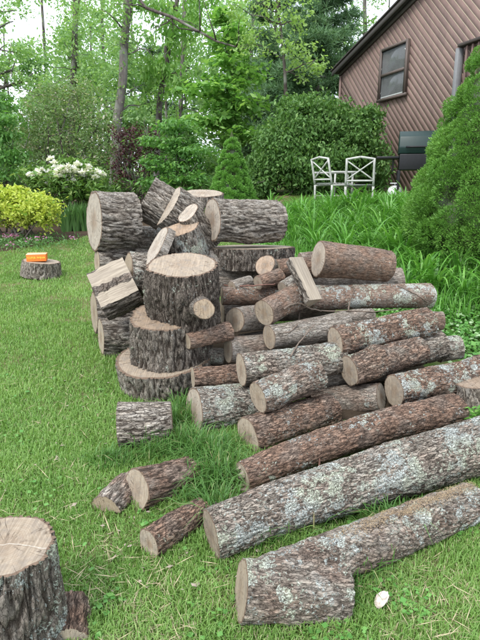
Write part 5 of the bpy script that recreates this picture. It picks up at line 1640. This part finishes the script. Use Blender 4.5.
# pale stone in the grass
bm = bmesh.new(); bmesh.ops.create_icosphere(bm, subdivisions=3, radius=1)
for v in bm.verts:
    c_ = v.co
    d = mnoise.noise(c_ * 1.3 + Vector((3, 1, 7))) * .5 + mnoise.noise(c_ * 3.1) * .22
    v.co = c_ * (1 + d); v.co.x *= .021; v.co.y *= .018; v.co.z *= .026
    v.co.x += v.co.z * .35
    v.co.z = max(v.co.z, -.02)
me = bpy.data.meshes.new("stone"); bm.to_mesh(me); bm.free()
me.materials.append(plain_mat("pinkish_stone", (.62, .52, .46), .85, .16, 60, bump=.6))
thing("stone", "small pinkish white stone lying in the grass beside the forked log stub", "stone", (.478, 1.475, float(gh(.478, 1.475)) + .035), (.2, .1, .5), data=me)

# fern sprig in front of the brown topped stump
fb = np.array([1.245, 2.60, float(gh(1.245, 2.60))])
t = thing("fern", "small bright green fern sprig in front of the brown topped stump", "plant", tuple(fb))
rng = np.random.default_rng(82)
for k_ in range(7):
    an = rng.uniform(2.6, 6.6); lean = rng.uniform(.25, .9); L_ = rng.uniform(.13, .21)
    pts = np.array([[math.cos(an) * lean * L_ * s_, math.sin(an) * lean * L_ * s_, L_ * s_ * (1.15 - .45 * s_ * lean)] for s_ in np.linspace(0, 1, 9)])
    a = Acc(); a.tube(pts, np.linspace(.0022, .0008, 9), 4); a.A = {}
    fr_ = Acc()
    V0, F0 = tube_np(pts, np.linspace(.0022, .0008, 9), 4)
    fr_.add(V0, F0, var=.5)
    d = np.array([math.cos(an), math.sin(an), 0]); sd = np.array([-d[1], d[0], 0])
    for s_ in range(1, 9):
        w = .046 * math.sin(math.pi * (s_ + .6) / 9.8) + .006
        for sg in (-1, 1):
            p = pts[s_]; q = p + sd * sg * w + d * .012 - np.array([0, 0, .006]); e_ = d * .0095
            fr_.add(np.array([p - e_, p + (q - p) * .55 - e_ * 1.1, q, p + (q - p) * .55 + e_ * 1.1, p + e_]), [np.array([[0, 1, 3, 4]]), np.array([[1, 2, 3]])], var=rng.random())
    link("frond", fr_.mesh("frond", [LM['lily']]), t)

# orange box on the lone stump, yellow lettering too faint to read: a row of small yellow marks
M_or = plain_mat("orange_card", (.80, .20, .035), .55, .06, 25)
M_ortop = plain_mat("pale_orange_card", (.80, .46, .26), .6, .08, 25)
M_yel = plain_mat("yellow_print", (.85, .62, .06), .6, .05, 25)
fs = [r_ for r_ in LOGS if r_[0] == 'far_stump'][0]
ob = thing("orange_box", "small orange box with faint yellow print sitting on the lone lawn stump", "box", (fs[1][0] - .03, fs[1][1] - .03, fs[1][2] + .008), (0, 0, math.radians(14)))
a = Acc(); a.box((0, 0, .040), (.215, .17, .078)); bevel_obj(link("carton", a.mesh("carton", [M_or]), ob), .004, 2)
a = Acc(); a.box((0, 0, .0815), (.219, .174, .006)); bevel_obj(link("lid", a.mesh("lid", [M_ortop]), ob), .002, 1)
rng = np.random.default_rng(83)
a = Acc()
x_ = -.095
while x_ < .09:
    w = rng.uniform(.008, .014); hh = rng.uniform(.022, .034)
    if rng.random() > .12:
        a.box((x_ + w * .2, -.0862, .04), (w * .38, .0012, hh)); a.box((x_ + w * .65, -.0862, .04 + rng.choice([-.3, .3, 0]) * hh), (w * .5, .0012, hh * .28))
    x_ += w * 1.45
link("print", a.mesh("print", [M_yel]), ob)

# ------------------------------------------------------------------ lawn: real blades, longer where the mower cannot reach
SEG = []
for n, A, B, rA, rB, st, o, lab in LOGS:
    SEG.append((np.array(A), np.array(B), rA, rB))
SEG.append((np.array(LIMB[0]), np.array(LIMB[1]), .09, .08))
for kk in ('half', 'chip'): SEG.append((np.array(SPLIT[kk][0]), np.array(SPLIT[kk][1]), .06, .06))


def near_logs(x, y):
    """(signed distance in plan to the closest log that is low on the ground)"""
    d = np.full(x.shape, 9.)
    z0 = gh(x, y)
    for A, B, ra, rb in SEG:
        ab = (B - A)[:2]; l2 = ab @ ab + 1e-6
        upright = abs((B - A)[2]) > 1.2 * math.sqrt(l2)
        tu = ((x - A[0]) * ab[0] + (y - A[1]) * ab[1]) / l2
        t = np.clip(tu, 0, 1)
        if upright: t = np.ones_like(t)
        px = A[0] + ab[0] * t; py = A[1] + ab[1] * t; pz = A[2] + (B - A)[2] * t; r = ra + (rb - ra) * t
        gap = (pz - (0 if upright else r) - z0)                       # underside above the ground
        if upright:
            dd = np.hypot(x - px, y - py) - r
        else:
            ov = np.maximum(np.maximum(-tu, tu - 1), 0) * math.sqrt(l2)
            lat = np.abs((x - A[0]) * ab[1] - (y - A[1]) * ab[0]) / math.sqrt(l2) - r * .62
            dd = np.where(ov > .004, np.hypot(ov, np.maximum(lat, 0)), lat)
        dd = np.where(gap > .16, 9., dd)
        d = np.minimum(d, dd)
    return d


def blade_mesh(x, y, L_, W_, var, rng, lean=.6, name="grass", mat=None):
    n = len(x)
    B_ = np.stack([x, y, gh(x, y) - .004], 1)
    an = rng.random(n) * 6.283
    h = np.stack([np.cos(an), np.sin(an), an * 0], 1); sd = np.stack([-np.sin(an), np.cos(an), an * 0], 1)
    ln = (rng.random(n) ** 1.2 * lean * 1.5)[:, None]; L_ = L_[:, None]; W_ = W_[:, None]
    up = np.array([0, 0, 1.])
    m1 = B_ + (h * ln * .25 + up * .5) * L_
    m2 = B_ + (h * ln * .62 + up * (.85 - .12 * ln)) * L_
    tp = B_ + (h * ln * 1.05 + up * (1.02 - .38 * ln)) * L_
    V = np.stack([B_ - sd * W_ * .5, B_ + sd * W_ * .5, m1 + sd * W_ * .5, m1 - sd * W_ * .5, m2 + sd * W_ * .36, m2 - sd * W_ * .36, tp], 1).reshape(-1, 3)
    b_ = np.arange(n)[:, None] * 7
    return link(name, mesh_np(name, V, [np.concatenate([b_ + np.array([[0, 1, 2, 3]]), b_ + np.array([[3, 2, 4, 5]])]), b_ + np.array([[5, 4, 6]])], [mat], {'var': np.repeat(var, 7)}), kind='stuff')


M_grass = leaf_mat("grass_blade", (.145, .285, .060), (.325, .475, .15), (.52, .46, .30), .35, .42, .35)
# (var above ~0.85 is dry straw)
rng = np.random.default_rng(91)
bands = [(1.05, 2.0, 52000), (2.0, 3.0, 62000), (3.0, 4.4, 56000), (4.4, 6.5, 52000), (6.5, 9.6, 46000)]
X = []; Y = []
for y0, y1, n in bands:
    y = rng.uniform(y0, y1, n); hw_ = .50 * y + .12
    X.append(rng.uniform(-1, 1, n) * hw_); Y.append(y)
n = 90000                                                            # the lawn goes on beside the view, a little thinner
y = 1.0 + rng.random(n) ** 1.2 * 7.6
X.append(np.where(rng.random(n) < .72, -1, 1) * (.50 * y + .12 + rng.random(n) * 2.0)); Y.append(y)
x = np.concatenate(X); y = np.concatenate(Y)
q = (x - 1.9) * .92 + (y - 3.2) * .39
d = near_logs(x, y)
behind = (y > 3.1) & (x > -.45 - .13 * (y - 3.1)) & (q < .3) & (y < 4.3) & (x > -.75)
inner = (x > .40) & (x < 1.5) & (y > 2.44 + .09 * (x - .4)) & (y < 3.3)
keep = (d > 0) & ~behind & ~inner & (q < .25 + .1 * rng.normal(size=len(x))) & ~in_bed(x, y) & ~((x > -.15) & (y > 4.5))
x, y, d = x[keep], y[keep], d[keep]
n = len(x)
patch = pnoise(np.stack([x * 2.1, y * 2.1, x * 0], -1)); patch2 = pnoise(np.stack([x * 6., y * 6., x * 0 + 3], -1))
tall = np.exp(-np.clip(d, 0, 9) / .05) * np.clip(.7 + patch2, 0.1, 1.4)
hollow = np.exp(-(((x + .12) / .30) ** 2 + ((y - 2.30) / .22) ** 2))        # the uncut tongue between the heap and the loose logs
hollow2 = np.exp(-(((x - .14) / .16) ** 2 + ((y - 1.80) / .10) ** 2))
thin = (np.clip(1.9 - y, 0, 1) * .6 + .12 * np.clip(2.6 - y, 0, 1)) * np.clip(1 + patch, 0, 1.5)
L_ = (.031 + .013 * patch + .010 * rng.random(n)) * (1 + .45 * tall + 1.6 * hollow + 1.6 * hollow2) * (1 - .35 * np.exp(-(((x - .0) / .09) ** 2 + ((y - 2.04) / .07) ** 2))) * rng.uniform(.55, 1.25, n)
L_ = np.clip(L_, .014, .22)
W_ = (.0026 + .00055 * np.clip(y - 1.5, 0, 9)) * rng.uniform(.7, 1.3, n) * (1 + .35 * (hollow + hollow2))
var = rng.random(n) * .80
dry = rng.random(n) < 0.05 + .42 * thin * (patch2 > -.3) - .05 * hollow
var = np.where(dry, rng.uniform(.9, 1, n), np.clip(var * .75 + .32 * patch + .16 * patch2 + .08, 0, .8))
L_ = np.where(dry, L_ * .72, L_)
blade_mesh(x, y, L_, W_, var, rng, .75, "grass", M_grass)

# uncut tufts of darker, longer grass between the loose logs and the heap
M_tall = leaf_mat("tall_grass_blade", (.065, .165, .035), (.135, .265, .065), (.36, .33, .17), .3, .4, .35)
C_ = np.array([(-.10, 2.36), (-.14, 2.33), (-.16, 2.28), (-.24, 2.38), (-.08, 2.20), (-.12, 2.14), (-.31, 2.44), (-.40, 2.36), (.10, 1.80), (.16, 1.83), (.22, 1.86), (.05, 1.78), (-.14, 2.10), (-.3, 2.78), (-.36, 2.66), (-.10, 1.93), (.60, 1.83), (.72, 1.9), (-.55, 2.70), (-.62, 2.32), (-.2, 2.02), (.42, 1.62), (.36, 1.57)])
n = 5200
ii = rng.integers(0, len(C_), n)
xx = C_[ii, 0] + rng.normal(size=n) * .05; yy = C_[ii, 1] + rng.normal(size=n) * .035
k_ = near_logs(xx, yy) > .0
xx, yy, ii = xx[k_], yy[k_], ii[k_]; n = len(xx)
big_ = np.where(np.isin(ii, (17, 18, 19, 20, 22, 23)), .6, 1.)
blade_mesh(xx, yy, rng.uniform(.06, .18, n) * big_, rng.uniform(.0032, .0058, n), rng.random(n) * .9, rng, 1.0, "tall_grass", M_tall)

# chips of bark and wood lost in the grass round the heap
n = 420
xx = rng.normal(.0, .5, n); yy = rng.uniform(1.5, 3.3, n)
k_ = (near_logs(xx, yy) > .0) & (xx < .5); xx, yy = xx[k_], yy[k_]
P = np.stack([xx, yy, gh(xx, yy) + .02 + rng.random(len(xx)) * .012], 1)
V, Q = quads_leaf(P, rng, .022, .5, 0, .8)
link("wood_chips", mesh_np("wood_chips", V, Q, [M_split], None), kind='stuff')

# thatch: dry clippings lying in the near grass
n = 5500
y = 1.05 + rng.random(n) ** 1.5 * 2.6; x = rng.uniform(-1, 1, n) * (.5 * y + .1)
k_ = (near_logs(x, y) > .01) & (pnoise(np.stack([x * 4., y * 4., x * 0 + 8], -1)) > -.1)
x, y = x[k_], y[k_]; n = len(x)
P = np.stack([x, y, gh(x, y) + .012 + rng.random(n) * .018], 1)
V, Q = quads_leaf(P, rng, .06, .035, .05, .75)
link("dry_clippings", mesh_np("dry_clippings", V, Q, [plain_mat("straw", (.46, .38, .24), .9, .2, 30)], None), kind='stuff')

# clover and small broad leaves in the near corner by the limb, and scattered through the lawn
n = 4200
y = 1.1 + rng.random(n) ** 1.2 * 2.2; x = np.where(rng.random(n) < .55, rng.uniform(.35, 1.1, n) * y * .5, rng.uniform(-1, 1, n) * .5 * y)
k_ = (near_logs(x, y) > .015) & ((pnoise(np.stack([x * 5., y * 5., x * 0 + 2], -1)) > .1))
x, y = x[k_], y[k_]
P = np.stack([x, y, gh(x, y) + .012 + rng.random(len(x)) * .022], 1)
V, Q = quads_leaf(P, rng, .019, .9, 0, .9)
link("clover", mesh_np("clover", V, Q, [LM['cover']], {'var': np.repeat(rng.random(len(P)) * .8, 4)}), kind='stuff')
